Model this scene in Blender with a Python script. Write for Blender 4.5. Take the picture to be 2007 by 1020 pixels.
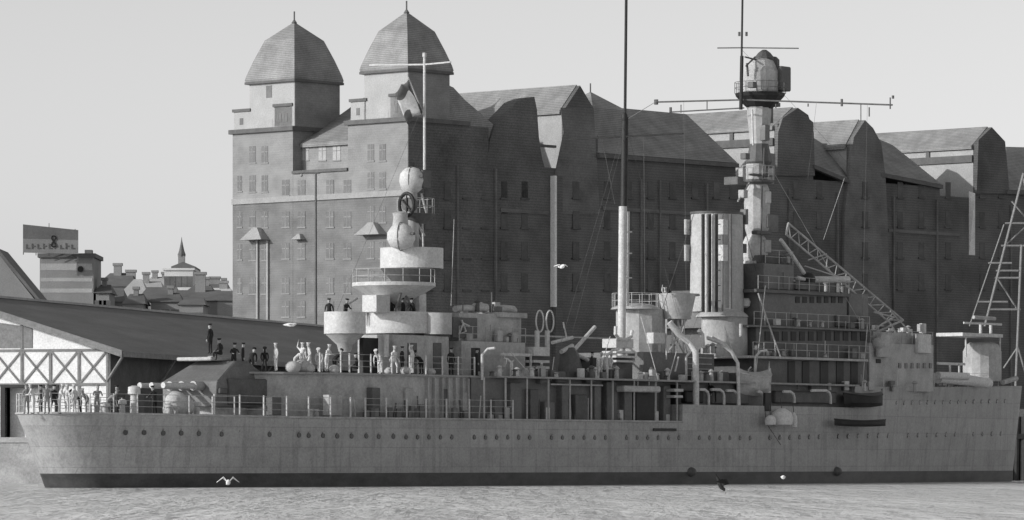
import bpy, bmesh, math, random
from math import sin, cos, pi, radians, sqrt, atan2
from mathutils import Vector, Matrix
random.seed(7)
S = bpy.context.scene
for o in list(bpy.data.objects): bpy.data.objects.remove(o)

# ------------------------------------------------------------------ camera
F = 9000.0; HY = 905.0; CX = 1003.5; CH = 1.56      # focal length and eye level in photo pixels, eye height in m
cam = bpy.data.objects.new('camera', bpy.data.cameras.new('camera')); S.collection.objects.link(cam)
cam.location = (0, 0, CH); cam.rotation_euler = (radians(90), 0, 0)
cam.data.sensor_width = 36; cam.data.lens = F/2007*36; cam.data.shift_y = (HY-510)/2007
cam.data.clip_start = 1; cam.data.clip_end = 9000
S.camera = cam
# ------------------------------------------------------------------ light
SUN_AZ = Vector((-0.90, -0.436)).normalized(); SUN_EL = radians(19)
W = bpy.data.worlds.new("World"); S.world = W; W.use_nodes = True
nt = W.node_tree; nt.nodes.clear()
out = nt.nodes.new('ShaderNodeOutputWorld'); bg = nt.nodes.new('ShaderNodeBackground')
sky = nt.nodes.new('ShaderNodeTexSky'); sky.sky_type = 'NISHITA'; sky.sun_disc = False
sky.sun_elevation = SUN_EL; sky.sun_rotation = atan2(SUN_AZ.x, SUN_AZ.y)
sky.air_density = 1.0; sky.dust_density = 1.0; sky.ozone_density = 1.0
bw = nt.nodes.new('ShaderNodeRGBToBW')                      # black-and-white photograph: neutral sky light
nt.links.new(sky.outputs[0], bw.inputs[0]); nt.links.new(bw.outputs[0], bg.inputs[0])
bg.inputs[1].default_value = 0.15
nt.links.new(bg.outputs[0], out.inputs[0])
sl = bpy.data.lights.new('sun', 'SUN'); sl.energy = 2.7; sl.angle = radians(0.6); sl.color = (1, 0.995, 0.985)
sun = bpy.data.objects.new('sun', sl); S.collection.objects.link(sun)
sd = Vector((SUN_AZ.x*cos(SUN_EL), SUN_AZ.y*cos(SUN_EL), sin(SUN_EL)))
sun.rotation_euler = sd.to_track_quat('Z', 'Y').to_euler()
S.view_settings.view_transform = 'Standard'; S.view_settings.look = 'None'
S.view_settings.exposure = 0.1; S.view_settings.gamma = 1.0
S.render.engine = 'CYCLES'

# ------------------------------------------------------------------ materials (all neutral greys)
M = {}
def mat(name, v, rough=0.7, var=0.15, scale=1.0, stretch=(1, 1, 1), bump=0.0, metal=0.0, brick=None, kind=None, spec=0.35, plates=False, grain=0.24):
    m = bpy.data.materials.new(name); m.use_nodes = True; t = m.node_tree; n = t.nodes; L = t.links
    b = n['Principled BSDF']; b.inputs['Roughness'].default_value = rough; b.inputs['Metallic'].default_value = metal
    b.inputs['Specular IOR Level'].default_value = spec
    tc = n.new('ShaderNodeTexCoord'); mp = n.new('ShaderNodeMapping'); mp.inputs['Scale'].default_value = stretch
    L.new(tc.outputs['Object'], mp.inputs[0])
    a = n.new('ShaderNodeTexNoise'); a.inputs['Scale'].default_value = scale; a.inputs['Detail'].default_value = 8; a.inputs['Roughness'].default_value = 0.65
    L.new(mp.outputs[0], a.inputs['Vector'])
    r = n.new('ShaderNodeMapRange'); r.inputs[1].default_value = 0.3; r.inputs[2].default_value = 0.7
    r.inputs[3].default_value = 1-var; r.inputs[4].default_value = 1+var; L.new(a.outputs[0], r.inputs[0])
    mul = n.new('ShaderNodeMath'); mul.operation = 'MULTIPLY'; mul.inputs[1].default_value = v; L.new(r.outputs[0], mul.inputs[0])
    last = mul.outputs[0]
    g = n.new('ShaderNodeTexNoise'); g.inputs['Scale'].default_value = 7.0; g.inputs['Detail'].default_value = 5; g.inputs['Roughness'].default_value = 0.8
    L.new(tc.outputs['Object'], g.inputs['Vector'])
    rg = n.new('ShaderNodeMapRange'); rg.inputs[1].default_value = 0.3; rg.inputs[2].default_value = 0.7; rg.inputs[3].default_value = 1-grain; rg.inputs[4].default_value = 1+grain
    L.new(g.outputs[0], rg.inputs[0])
    mg = n.new('ShaderNodeMath'); mg.operation = 'MULTIPLY'; L.new(last, mg.inputs[0]); L.new(rg.outputs[0], mg.inputs[1]); last = mg.outputs[0]
    if plates:      # riveted shell plating with rust and salt running down from the seams
        sp = n.new('ShaderNodeSeparateXYZ'); L.new(tc.outputs['Object'], sp.inputs[0]); cb = n.new('ShaderNodeCombineXYZ')
        L.new(sp.outputs[0], cb.inputs[0]); L.new(sp.outputs[2], cb.inputs[1])
        bt = n.new('ShaderNodeTexBrick'); bt.inputs['Scale'].default_value = 1.0; bt.inputs['Brick Width'].default_value = 4.6; bt.inputs['Row Height'].default_value = 1.22
        bt.inputs['Mortar Size'].default_value = 0.022; bt.inputs['Color1'].default_value = (1.05,)*3+(1,); bt.inputs['Color2'].default_value = (.90,)*3+(1,); bt.inputs['Mortar'].default_value = (.78,)*3+(1,)
        L.new(cb.outputs[0], bt.inputs[0]); mm = n.new('ShaderNodeMath'); mm.operation = 'MULTIPLY'; L.new(last, mm.inputs[0]); L.new(bt.outputs[0], mm.inputs[1])
        mp3 = n.new('ShaderNodeMapping'); mp3.inputs['Scale'].default_value = (2.6, 2.6, 0.22); L.new(tc.outputs['Object'], mp3.inputs[0])
        rs = n.new('ShaderNodeTexNoise'); rs.inputs['Scale'].default_value = 1.0; rs.inputs['Detail'].default_value = 4; L.new(mp3.outputs[0], rs.inputs['Vector'])
        rr = n.new('ShaderNodeMapRange'); rr.inputs[1].default_value = .36; rr.inputs[2].default_value = .5; rr.inputs[3].default_value = .84; rr.inputs[4].default_value = 1.0
        L.new(rs.outputs[0], rr.inputs[0]); m5 = n.new('ShaderNodeMath'); m5.operation = 'MULTIPLY'; L.new(mm.outputs[0], m5.inputs[0]); L.new(rr.outputs[0], m5.inputs[1]); last = m5.outputs[0]
    if brick:
        bt = n.new('ShaderNodeTexWave'); bt.wave_type = 'BANDS'; bt.bands_direction = brick[0]; bt.inputs['Scale'].default_value = brick[1]
        bt.inputs['Distortion'].default_value = 0.6; bt.inputs['Detail'].default_value = 3
        L.new(tc.outputs['Object'], bt.inputs[0])
        r2 = n.new('ShaderNodeMapRange'); r2.inputs[3].default_value = 1-brick[2]; r2.inputs[4].default_value = 1+brick[2]*0.5
        L.new(bt.outputs[1], r2.inputs[0])
        m2 = n.new('ShaderNodeMath'); m2.operation = 'MULTIPLY'; L.new(last, m2.inputs[0]); L.new(r2.outputs[0], m2.inputs[1]); last = m2.outputs[0]
    L.new(last, b.inputs['Base Color'])
    if bump:
        bp = n.new('ShaderNodeBump'); bp.inputs['Strength'].default_value = bump; bp.inputs['Distance'].default_value = 0.05
        L.new(a.outputs[0], bp.inputs['Height']); L.new(bp.outputs[0], b.inputs['Normal'])
    M[name] = m; return m
mat('hull_paint', 0.35, 0.6, 0.12, 0.6, (1, 1, 1.6), 0.25, plates=True)
mat('boot_paint', 0.055, 0.5, 0.5, 0.5, (1, 1, 2.5))
mat('ship_paint', 0.38, 0.65, 0.25, 1.1, (1, 1, 0.7), 0.3)
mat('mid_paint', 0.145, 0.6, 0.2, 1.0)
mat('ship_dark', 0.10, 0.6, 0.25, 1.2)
mat('white_and_lit_paint', 0.53, 0.6, 0.16, 1.5)  # white fittings; also a lighter tone for sunlit platforms and mast tubes
mat('deck_wood', 0.30, 0.8, 0.2, 1.5)
mat('pale_paint', 0.40, 0.65, 0.2, 1.1)
mat('canvas', 0.45, 0.9, 0.15, 2.0, bump=0.4)
mat('black_paint', 0.025, 0.6, 0.3, 1.0)
mat('port_glass', 0.03, 0.15, 0.1, 1.0, spec=0.6)
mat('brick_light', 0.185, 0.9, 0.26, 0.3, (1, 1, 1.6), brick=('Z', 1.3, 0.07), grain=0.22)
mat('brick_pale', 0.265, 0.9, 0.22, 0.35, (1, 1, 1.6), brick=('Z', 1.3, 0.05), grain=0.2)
mat('brick_shaded', 0.135, 0.9, 0.42, 0.14, (1, 1, 1.0), brick=('Z', 1.1, 0.16), grain=0.42)  # warehouse brick darkened to carry the shade of the long side
mat('plaster', 0.40, 0.9, 0.12, 0.5)
mat('roof_tile', 0.27, 0.75, 0.28, 0.5, brick=('Z', 1.6, 0.26))
mat('stone_trim', 0.33, 0.9, 0.12, 1.0)
mat('trim_dark', 0.13, 0.85, 0.2, 1.0)
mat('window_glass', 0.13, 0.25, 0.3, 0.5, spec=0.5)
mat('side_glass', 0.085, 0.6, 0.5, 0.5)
mat('window_frame', 0.26, 0.8, 0.1, 1)
mat('shed_roof', 0.165, 0.85, 0.22, 0.4, (1, 0.3, 1), brick=('Y', 0.5, 0.22))
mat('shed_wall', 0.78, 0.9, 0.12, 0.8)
mat('brick_mid', 0.165, 0.9, 0.35, 0.2, (1, 1, 1.2), brick=('Z', 1.1, 0.10), grain=0.3)
mat('shed_side', 0.10, 0.9, 0.25, 0.8)
mat('timber', 0.21, 0.85, 0.2, 2)
mat('quay_stone', 0.31, 0.95, 0.35, 0.5, (1, 1, 1.5), 0.6)
mat('ground_dirt', 0.22, 0.95, 0.2, 0.05)
mat('city_wall', 0.26, 0.9, 0.2, 0.15)
mat('city_pale', 0.62, 0.9, 0.1, 0.15)
mat('city_roof', 0.15, 0.85, 0.25, 0.3)
mat('city_roof_pale', 0.42, 0.85, 0.15, 0.3)
mat('crane_steel', 0.26, 0.6, 0.15, 2)
mat('cloth_white', 0.62, 0.9, 0.08, 4)
mat('cloth_grey', 0.25, 0.9, 0.2, 4)
mat('cloth_dark', 0.028, 0.9, 0.2, 4)
mat('skin', 0.36, 0.6, 0.05, 8)
mat('shoe', 0.03, 0.5, 0.1, 4)
mat('feather_white', 0.78, 0.8, 0.05, 8)
mat('feather_dark', 0.02, 0.8, 0.1, 8)
mat('leaf', 0.08, 0.8, 0.4, 1)

# water
wm = bpy.data.materials.new('water'); wm.use_nodes = True; t = wm.node_tree; n = t.nodes; L = t.links
b = n['Principled BSDF']; b.inputs['Base Color'].default_value = (0.74, 0.74, 0.74, 1); b.inputs['Roughness'].default_value = 0.25
b.inputs['IOR'].default_value = 1.33
tc = n.new('ShaderNodeTexCoord')
def wn(sc, st, dist):
    mp = n.new('ShaderNodeMapping'); mp.inputs['Scale'].default_value = st; L.new(tc.outputs['Object'], mp.inputs[0])
    a = n.new('ShaderNodeTexNoise'); a.inputs['Scale'].default_value = sc; a.inputs['Detail'].default_value = 6; a.inputs['Roughness'].default_value = 0.6
    a.inputs['Distortion'].default_value = 0.4
    L.new(mp.outputs[0], a.inputs['Vector']); return a
a1 = wn(1.6, (1, 0.16, 1), 1); a2 = wn(0.45, (1, 0.10, 1), 1)
ad = n.new('ShaderNodeMath'); ad.operation = 'MULTIPLY_ADD'; ad.inputs[1].default_value = 2.2; L.new(a2.outputs[0], ad.inputs[0]); L.new(a1.outputs[0], ad.inputs[2])
bp = n.new('ShaderNodeBump'); bp.inputs['Strength'].default_value = 1.0; bp.inputs['Distance'].default_value = 1.1
a3 = wn(0.07, (1, 0.22, 1), 1); mr_ = n.new('ShaderNodeMapRange'); mr_.inputs[1].default_value = .38; mr_.inputs[2].default_value = .62; mr_.inputs[3].default_value = .35; mr_.inputs[4].default_value = 1.5
L.new(a3.outputs[0], mr_.inputs[0]); mh = n.new('ShaderNodeMath'); mh.operation = 'MULTIPLY'; L.new(ad.outputs[0], mh.inputs[0]); L.new(mr_.outputs[0], mh.inputs[1]); L.new(mh.outputs[0], bp.inputs['Height']); L.new(bp.outputs[0], b.inputs['Normal'])
M['water'] = wm

# ------------------------------------------------------------------ mesh helpers
def link(name, me, m=None, parent=None, loc=None, rz=0):
    if isinstance(m, str): m = M[m]
    if m is not None and not me.materials: me.materials.append(m)
    o = bpy.data.objects.new(name, me); S.collection.objects.link(o)
    if parent: o.parent = parent
    if loc is not None: o.location = loc
    o.rotation_euler.z = rz
    return o
def tag(o, label, cat, group=None, kind=None):
    if label: o['label'] = label
    if cat: o['category'] = cat
    if group: o['group'] = group
    if kind: o['kind'] = kind
    return o
def empty(name, loc, rz, label, cat, group=None):
    o = bpy.data.objects.new(name, None); S.collection.objects.link(o); o.location = loc; o.rotation_euler.z = rz
    o.empty_display_size = 0.5
    return tag(o, label, cat, group)
class MB:
    def __init__(s): s.v = []; s.f = []; s.m = []
    def add(s, vs, fs, mi=0):
        k = len(s.v); s.v += [tuple(v) for v in vs]; s.f += [tuple(i+k for i in f) for f in fs]; s.m += [mi]*len(fs); return s
    def box(s, x0, x1, y0, y1, z0, z1, mi=0):
        vs = [(x, y, z) for z in (z0, z1) for y in (y0, y1) for x in (x0, x1)]
        return s.add(vs, [(0, 2, 3, 1), (4, 5, 7, 6), (0, 1, 5, 4), (2, 6, 7, 3), (0, 4, 6, 2), (1, 3, 7, 5)], mi)
    def tube(s, pts, r, n=8, mi=0, r2=None):
        pts = [Vector(p) for p in pts]; rings = []
        for i, p in enumerate(pts):
            d = (pts[min(i+1, len(pts)-1)]-pts[max(i-1, 0)])
            d = d.normalized() if d.length else Vector((0, 0, 1))
            a = d.orthogonal().normalized() if i == 0 else (a-d*a.dot(d)).normalized()
            c = d.cross(a)
            rr = r if r2 is None else r+(r2-r)*i/(len(pts)-1)
            rings.append([p+a*cos(2*pi*k/n)*rr+c*sin(2*pi*k/n)*rr for k in range(n)])
        vs = [v for g in rings for v in g]; fs = []
        for i in range(len(pts)-1):
            for k in range(n):
                fs.append((i*n+k, i*n+(k+1) % n, (i+1)*n+(k+1) % n, (i+1)*n+k))
        fs.append(tuple(range(n-1, -1, -1))); fs.append(tuple((len(pts)-1)*n+k for k in range(n)))
        return s.add(vs, fs, mi)
    def lathe(s, prof, c=(0, 0), n=28, mi=0, sx=1, sy=1):
        vs = []; fs = []
        for r, z in prof:
            for k in range(n): vs.append((c[0]+r*cos(2*pi*k/n)*sx, c[1]+r*sin(2*pi*k/n)*sy, z))
        for i in range(len(prof)-1):
            for k in range(n): fs.append((i*n+k, i*n+(k+1) % n, (i+1)*n+(k+1) % n, (i+1)*n+k))
        fs.append(tuple(range(n-1, -1, -1))); fs.append(tuple((len(prof)-1)*n+k for k in range(n)))
        return s.add(vs, fs, mi)
    def ball(s, c, r, n=20, mi=0, sz=1):
        pr = [(max(0.004, r*sin(pi*i/12)), c[2]-r*sz*cos(pi*i/12)) for i in range(13)]
        return s.lathe(pr, (c[0], c[1]), n, mi)
    def prism(s, poly, lo, hi, mi=0):          # poly (x,y), vertical extrusion
        k = len(poly); vs = [(x, y, lo) for x, y in poly]+[(x, y, hi) for x, y in poly]
        fs = [tuple(range(k-1, -1, -1)), tuple(range(k, 2*k))]+[(i, (i+1) % k, k+(i+1) % k, k+i) for i in range(k)]
        return s.add(vs, fs, mi)
    def slab(s, poly, v0, v1, mi=0):           # poly (u,z) extruded along y from v0 to v1
        k = len(poly); vs = [(x, v0, z) for x, z in poly]+[(x, v1, z) for x, z in poly]
        fs = [tuple(range(k)), tuple(range(2*k-1, k-1, -1))]+[(i, k+i, k+(i+1) % k, (i+1) % k) for i in range(k)]
        return s.add(vs, fs, mi)
    def build(s, name, m, parent=None, loc=None, rz=0, smooth=False, bevel=0):
        me = bpy.data.meshes.new(name); me.from_pydata(s.v, [], s.f)
        ms = m if isinstance(m, (list, tuple)) else [m]
        for x in ms: me.materials.append(M[x])
        for p, i in zip(me.polygons, s.m): p.material_index = i
        bm = bmesh.new(); bm.from_mesh(me); bmesh.ops.recalc_face_normals(bm, faces=bm.faces)
        if bevel: bmesh.ops.bevel(bm, geom=list(bm.edges), offset=bevel, segments=1, affect='EDGES')
        bm.to_mesh(me); bm.free()
        if smooth:
            for p in me.polygons: p.use_smooth = True
            try: me.set_sharp_from_angle(angle=radians(40))
            except Exception: pass
        return link(name, me, None, parent, loc, rz)
def PW(px, py, Y):
    return Vector(((px-CX)/F*Y, Y, CH+(HY-py)/F*Y))

# ------------------------------------------------------------------ setting: water, quay, ground
QS = 0.72
def qy(x): return 324+QS*(x+28) if x > -30 else 324+QS*(-2)-0.30*(x+30)
o = MB().add([(-2500, -50, 0), (2500, -50, 0), (2500, 2600, 0), (-2500, 2600, 0)], [(0, 1, 2, 3)]).build('water', 'water')
tag(o, None, None, kind='structure')
qa, qb = -30, 1300
g = MB(); g.add([(qa, qy(qa), 3.15), (qb, qy(qb), 3.15), (qb, 3500, 3.15), (-3000, 3500, 3.15), (-3000, qy(-3000), 3.15)], [(0, 1, 2, 3, 4)])
tag(g.build('ground', 'ground_dirt'), None, None, kind='structure')
qv = Vector((1, QS, 0)).normalized(); qn = Vector((QS, -1, 0)).normalized()
q = MB(); q.add([(qa, qy(qa), -2), (qb, qy(qb), -2), (qb, qy(qb), 3.15), (qa, qy(qa), 3.15)], [(0, 1, 2, 3)])
q.add([(-3000, qy(-3000), -2), (qa, qy(qa), -2), (qa, qy(qa), 3.15), (-3000, qy(-3000), 3.15)], [(0, 1, 2, 3)])
tag(q.build('quay_wall', 'quay_stone'), None, None, kind='structure')
c = MB()
c0 = Vector((qa, qy(qa), 0)); c1 = Vector((qb, qy(qb), 0))
vs = [c0+qn*0.12, c1+qn*0.12, c1-qn*0.7, c0-qn*0.7]
c.add([(v.x, v.y, 2.9) for v in vs]+[(v.x, v.y, 3.27) for v in vs], [(3, 2, 1, 0), (4, 5, 6, 7), (0, 1, 5, 4), (1, 2, 6, 5), (2, 3, 7, 6), (3, 0, 4, 7)])
c0 = Vector((-3000, qy(-3000), 0)); c1 = Vector((qa, qy(qa), 0)); q2 = Vector((-0.287, -0.958, 0))
vs = [c0+q2*0.12, c1+q2*0.12, c1-q2*0.7, c0-q2*0.7]
c.add([(v.x, v.y, 2.9) for v in vs]+[(v.x, v.y, 3.272) for v in vs], [(3, 2, 1, 0), (4, 5, 6, 7), (0, 1, 5, 4), (1, 2, 6, 5), (2, 3, 7, 6), (3, 0, 4, 7)])
tag(c.build('kerb', 'stone_trim'), None, None, kind='structure')

# ------------------------------------------------------------------ transit shed
sdv = Vector((24, 84, 0)).normalized(); A0 = Vector((-41.3, 333, 0))
shed = empty('quay_shed', (A0.x, A0.y, 3.15), atan2(sdv.y, sdv.x)-pi/2, 'long low timber quay shed with wide dark roof behind the stern of the warship', 'shed')
# local: y along the shed, x to the right, z from ground
HR, HE, HW, LN = 13.8-3.15, 9.4-3.15, 14.2, 88
k = (HR-HE)/HW
r = MB()
for sg in (1, -1):
    xs = [0, sg*HW]; zt = [HR, HE]
    vs = [(0, -0.9, HR), (sg*HW, -0.9, HE), (sg*HW, LN, HE), (0, LN, HR)]
    vs += [(x, y, z-0.28) for x, y, z in vs]
    r.add(vs, [(0, 1, 2, 3), (7, 6, 5, 4), (0, 4, 5, 1), (1, 5, 6, 2), (2, 6, 7, 3), (3, 7, 4, 0)])
r.build('roof', 'shed_roof', shed)
b_ = MB()
for sg in (1, -1):
    x0, x1 = 0, sg*(HW+0.05)
    vs = [(x0, -1.05, HR+0.12), (x1, -1.05, HE+0.12), (x1, -1.05, HE-0.38), (x0, -1.05, HR-0.38)]
    vs += [(x, -0.9, z) for x, y, z in vs]
    b_.add(vs, [(0, 1, 2, 3), (7, 6, 5, 4), (0, 4, 5, 1), (1, 5, 6, 2), (2, 6, 7, 3), (3, 7, 4, 0)])
b_.build('barge_board', 'timber', shed)
MB().box(HW-0.02, HW+0.14, -0.9, LN, HE-0.36, HE+0.02).build('gutter', 'timber', shed)
MB().box(-0.2, 0.2, -0.9, LN, HR-0.02, HR+0.16).build('ridge_cap', 'city_roof_pale', shed)
WX = 12.9
def zr(x): return HR-0.3-k*abs(x)
# gable wall with a gate opening (photo px 20..135)
gx0, gx1, gz = 4.9, 8.75, 3.75
w = MB()
w.slab([(-WX, 0), (gx0, 0), (gx0, gz), (gx0, zr(gx0)), (0, zr(0)), (-WX, zr(-WX))], 0, 0.25)
w.slab([(gx1, 0), (WX, 0), (WX, zr(WX)), (gx1, zr(gx1))], 0, 0.25)
w.slab([(gx0, gz), (gx1, gz), (gx1, zr(gx1)), (gx0, zr(gx0))], 0.0, 0.25)
w.build('gable_wall', 'shed_wall', shed)
# timber frame on the gable
f = MB()
zb, zt = 3.95, 6.42
f.box(-WX, WX, -0.08, -0.003, zb-0.1, zb+0.1); f.box(-WX, WX, -0.08, -0.003, zt-0.09, zt+0.09)
px_ = [WX-0.12-2.2*i for i in range(12)]
for i, x in enumerate(px_):
    top = min(zr(x), zt) if i % 3 else zr(x)-0.1
    f.box(x-0.09, x+0.09, -0.084, -0.006, zb-0.1 if gx0 < x < gx1 else 0.0, top)
    if i < 11:
        for a0, a1 in (((x, zb), (x-2.2, zt)), ((x, zt), (x-2.2, zb))):
            dx, dz = a1[0]-a0[0], a1[1]-a0[1]; l = sqrt(dx*dx+dz*dz); nx, nz = -dz/l*0.065, dx/l*0.065
            pl = [(a0[0]+nx, a0[1]+nz), (a1[0]+nx, a1[1]+nz), (a1[0]-nx, a1[1]-nz), (a0[0]-nx, a0[1]-nz)]
            f.slab(pl, -0.078, -0.009)
f.build('timber_frame', 'timber', shed)
MB().slab([(-WX+1, 6.6), (7.0, 6.6), (7.0, min(8.1, zr(7.0)-0.1)), (4.0, 8.5), (-WX+6, 8.5)], -0.05, -0.002).build('gable_panel', 'timber', shed)
d = MB(); d.box(gx0-0.35, gx0, -0.12, 0.3, -0.4, gz); d.box(gx1, gx1+0.3, -0.12, 0.3, 0, gz); d.box(gx0-0.35, gx1+0.3, -0.14, 0.3, gz, gz+0.2)
d.build('gate_frame', 'black_paint', shed)
MB().box(gx0, gx1, 0.9, 1.0, 0.0, gz).build('gate', 'shed_wall', shed)
w = MB(); w.box(WX-0.25, WX, 0.25, LN-0.5, 0, zr(WX)-0.05); w.box(-WX, -WX+0.25, 0.25, LN-0.5, 0, zr(WX)-0.05); w.box(-WX, WX, LN-0.5, LN-0.25, 0, zr(WX)-0.1)
w.build('side_wall', 'shed_side', shed)
for i in range(9):
    y = -0.5+i*10.9
    q_ = MB().tube([(WX+0.02, y, HE-2.1), (HW-0.1, y, HE-0.35)], 0.11, 6); q_.build('eave_bracket', 'timber', shed)
for i in range(8):
    MB().box(WX, WX+0.06, 3+i*10.9, 7+i*10.9, 0, 3.4).build('sliding_door', 'trim_dark', shed)

# ------------------------------------------------------------------ warehouse
CW = Vector((-10.5, 463, 0)); U = Vector((0.672, 0.743, 0)).normalized(); V = Vector((-U.y, U.x, 0))
GZ = 3.15
wh = empty('warehouse', (CW.x, CW.y, 0), atan2(U.y, U.x), 'huge brick harbour warehouse with two pointed tower roofs and a long shaded side of gables', 'warehouse')
def bu(px, v=0.0):      # px -> u along the long side at depth v ; returns u, Y
    kx = (px-CX)/F; X0 = CW.x+v*V.x; Y0 = CW.y+v*V.y
    u = (kx*Y0-X0)/(U.x-kx*U.y); return u, Y0+u*U.y
def bv(px, u=0.0):
    kx = (px-CX)/F; X0 = CW.x+u*U.x; Y0 = CW.y+u*U.y
    v = (kx*Y0-X0)/(V.x-kx*V.y); return v, Y0+v*V.y
def bz(py, Y): return CH+(HY-py)/F*Y
def BU(px, py, v=0.0):
    u, Y = bu(px, v); return (u, bz(py, Y))
def BV(px, py, u=0.0):
    v, Y = bv(px, u); return (v, bz(py, Y))
vT2 = BV(682, 300)[0]; vT1 = BV(574, 300)[0]; vE = BV(456, 300)[0]
zc2 = BV(740, 242)[1]; zc1 = BV(515, 260)[1]; zmid = BV(630, 338)[1]
UL = BU(2130, 500)[0]; VB = 27.0
zwall = BU(1300, 345)[1]
# main body: front block and long block
zs0_ = BV(640, 386)[1]
MB().box(0, 12, 0, vT2, GZ, zs0_).box(0, 8.4, vT1, vE, GZ, zs0_).box(0.02, 8.4, vT2, vT1, GZ, zs0_).build('lower_front_wall', 'brick_light', wh)
m_ = MB(); m_.box(0, 12, 0, vT2, zs0_, zc2); m_.box(0, 8.4, vT1, vE, zs0_, zc1); m_.box(0.02, 8.4, vT2, vT1, zs0_, zmid); m_.box(1.4, 8.4, vT2, vT1, zmid, BV(630, 282, 1.4)[1])
m_.build('upper_front_wall', 'brick_pale', wh)
m_ = MB(); m_.box(12, UL, 0, VB, GZ, zwall); m_.box(0.03, 12, -0.06, 0.0, GZ, zc2); m_.build('side_wall', 'brick_shaded', wh)
# string courses
m_ = MB(); zs0, zs1 = BV(640, 392)[1], BV(640, 381)[1]
m_.box(-0.18, 0.0, 0.0, vE, zs0, zs1); m_.build('string_course', 'stone_trim', wh)
m_ = MB()
for (va, vb, z) in ((0, vT2, zc2), (vT1, vE, zc1)): m_.box(-0.35, 9, va-0.3, vb+0.3, z, z+0.45)
m_.box(-0.2, 1.4, vT2, vT1, zmid, zmid+0.3)
m_.build('cornice', 'trim_dark', wh)
# towers
def tower(v0, v1, zc, ze, zb, za, e0, hw_extra, wid):
    cv = (v0+v1)/2; cu = wid/2
    t_ = MB(); t_.box(0.0, wid, v0, v1, zc, ze); t_.build('tower_wall', ['plaster'], wh)
    t_ = MB(); t_.box(0.02, wid+0.06, v0-0.06, v0-0.001, zc, ze-0.002); t_.build('tower_shaded_side', 'brick_pale', wh)  # darker sheet puts shade into the colour of the tower's unlit side
    # helmet roof, square plan: eave, break, apex
    def ring(h, z): return [(cu-h, cv-h, z), (cu+h, cv-h, z), (cu+h, cv+h, z), (cu-h, cv+h, z)]
    vs = []; prof = [(e0-0.1, ze-0.35), (e0, ze), (e0*0.965, ze+0.5), (e0*0.82, ze+(zb-ze)*0.5), (e0*0.60, zb), (0.12, za)]
    for h, z in prof: vs += ring(h, z)
    fs = [(0, 1, 2, 3)]
    for i in range(len(prof)-1):
        for j in range(4): fs.append((i*4+j, i*4+(j+1) % 4, i*4+4+(j+1) % 4, i*4+4+j))
    fs.append(tuple(len(vs)-4+j for j in range(4)))
    rf = MB().add(vs, fs).build('tower_roof', 'roof_tile', wh)
    MB().tube([(cu, cv, za-0.2), (cu, cv, za+1.2)], 0.09, 6).build('finial', 'trim_dark', rf)
    MB().lathe([(0.1, za-0.2), (0.3, za), (0.1, za+0.3)], (cu, cv), 8).build('finial_ball', 'trim_dark', rf)
    g_ = MB()
    g_.box(cu-e0-0.02, cu+e0+0.02, cv-e0-0.02, cv+e0+0.02, ze-0.45, ze-0.2); g_.build('tower_cornice', 'trim_dark', wh)
    return cu, cv
e1 = BV(573, 155)[1]
v1a, v1b = BV(577, 200)[0], BV(489, 200)[0]
tw1 = v1b-v1a
tower(v1a, v1b, zc1+0.45, BV(530, 155)[1], BV(575, 80, 3)[1], BV(573, 45, 3)[1], tw1/2+0.35, 0, tw1)
v2a, v2b = BV(805, 200)[0]+0.0, BV(714, 200)[0]
v2a = max(v2a, 0.02)
tw2 = v2b-v2a
tower(v2a, v2b, zc2+0.45, BV(760, 134)[1], BV(799, 62, 3)[1], BV(799, 25, 3)[1], tw2/2+0.35, 0, tw2)
# gallery stage round the tower feet
def gallery(va, vb, z0, z1, du, gap):
    L_ = vb-va
    MB().box(-0.0, du, va, va+L_*0.30, z0, z1).build('gallery_turret', 'plaster', wh); MB().box(0, du, vb-L_*0.27, vb, z0, z1-0.25).build('gallery_turret', 'plaster', wh)
    MB().box(-0.15, du+0.1, va-0.1, va+L_*0.32, z1, z1+0.3).build('gallery_cap', 'trim_dark', wh)
    MB().box(-0.15, du+0.1, vb-L_*0.29, vb+0.15, z1-0.25, z1+0.05).build('gallery_cap', 'trim_dark', wh)
    for a in (0.1, 0.2): MB().box(-0.03, 0.05, va+L_*a-0.18, va+L_*a+0.18, z0+0.5, z1-0.7).build('gallery_window', 'window_glass', wh)
    MB().box(-0.03, 0.05, vb-L_*0.16, vb-L_*0.1, z0+0.5, z1-0.9).build('gallery_window', 'window_glass', wh)
    MB().box(-0.02, 0.25, va+L_*0.33, vb-L_*0.3, z0, z0+0.9).build('parapet', 'plaster', wh)
gallery(vT1+0.1, vE-0.2, zc1+0.45, BV(515, 212)[1], 1.1, 1)
gallery(0.05, vT2-0.4, zc2+0.45, BV(740, 192)[1], 1.0, 1)
MB().box(-0.04, 0.05, *sorted((BV(533, 1)[0], BV(522, 1)[0])), BV(528, 192)[1], BV(528, 168)[1]).build('tower_window', 'window_glass', wh)
# middle roof between towers (slope rising to the back and right)
zme = BV(630, 280, 1.4)[1]; zmr = BV(685, 212, 7)[1]
mr = MB(); mr.add([(1.0, vT2, zme), (1.0, vT1, zme), (11, vT1, zmr+1.6), (11, vT2, zmr+1.6), (1.0, vT2, zme-0.4), (1.0, vT1, zme-0.4), (11, vT1, zme-0.4), (11, vT2, zme-0.4)],
  [(0, 1, 2, 3), (7, 6, 5, 4), (0, 4, 5, 1), (1, 5, 6, 2), (2, 6, 7, 3), (3, 7, 4, 0)])
mr.build('middle_roof', 'roof_tile', wh)
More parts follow.
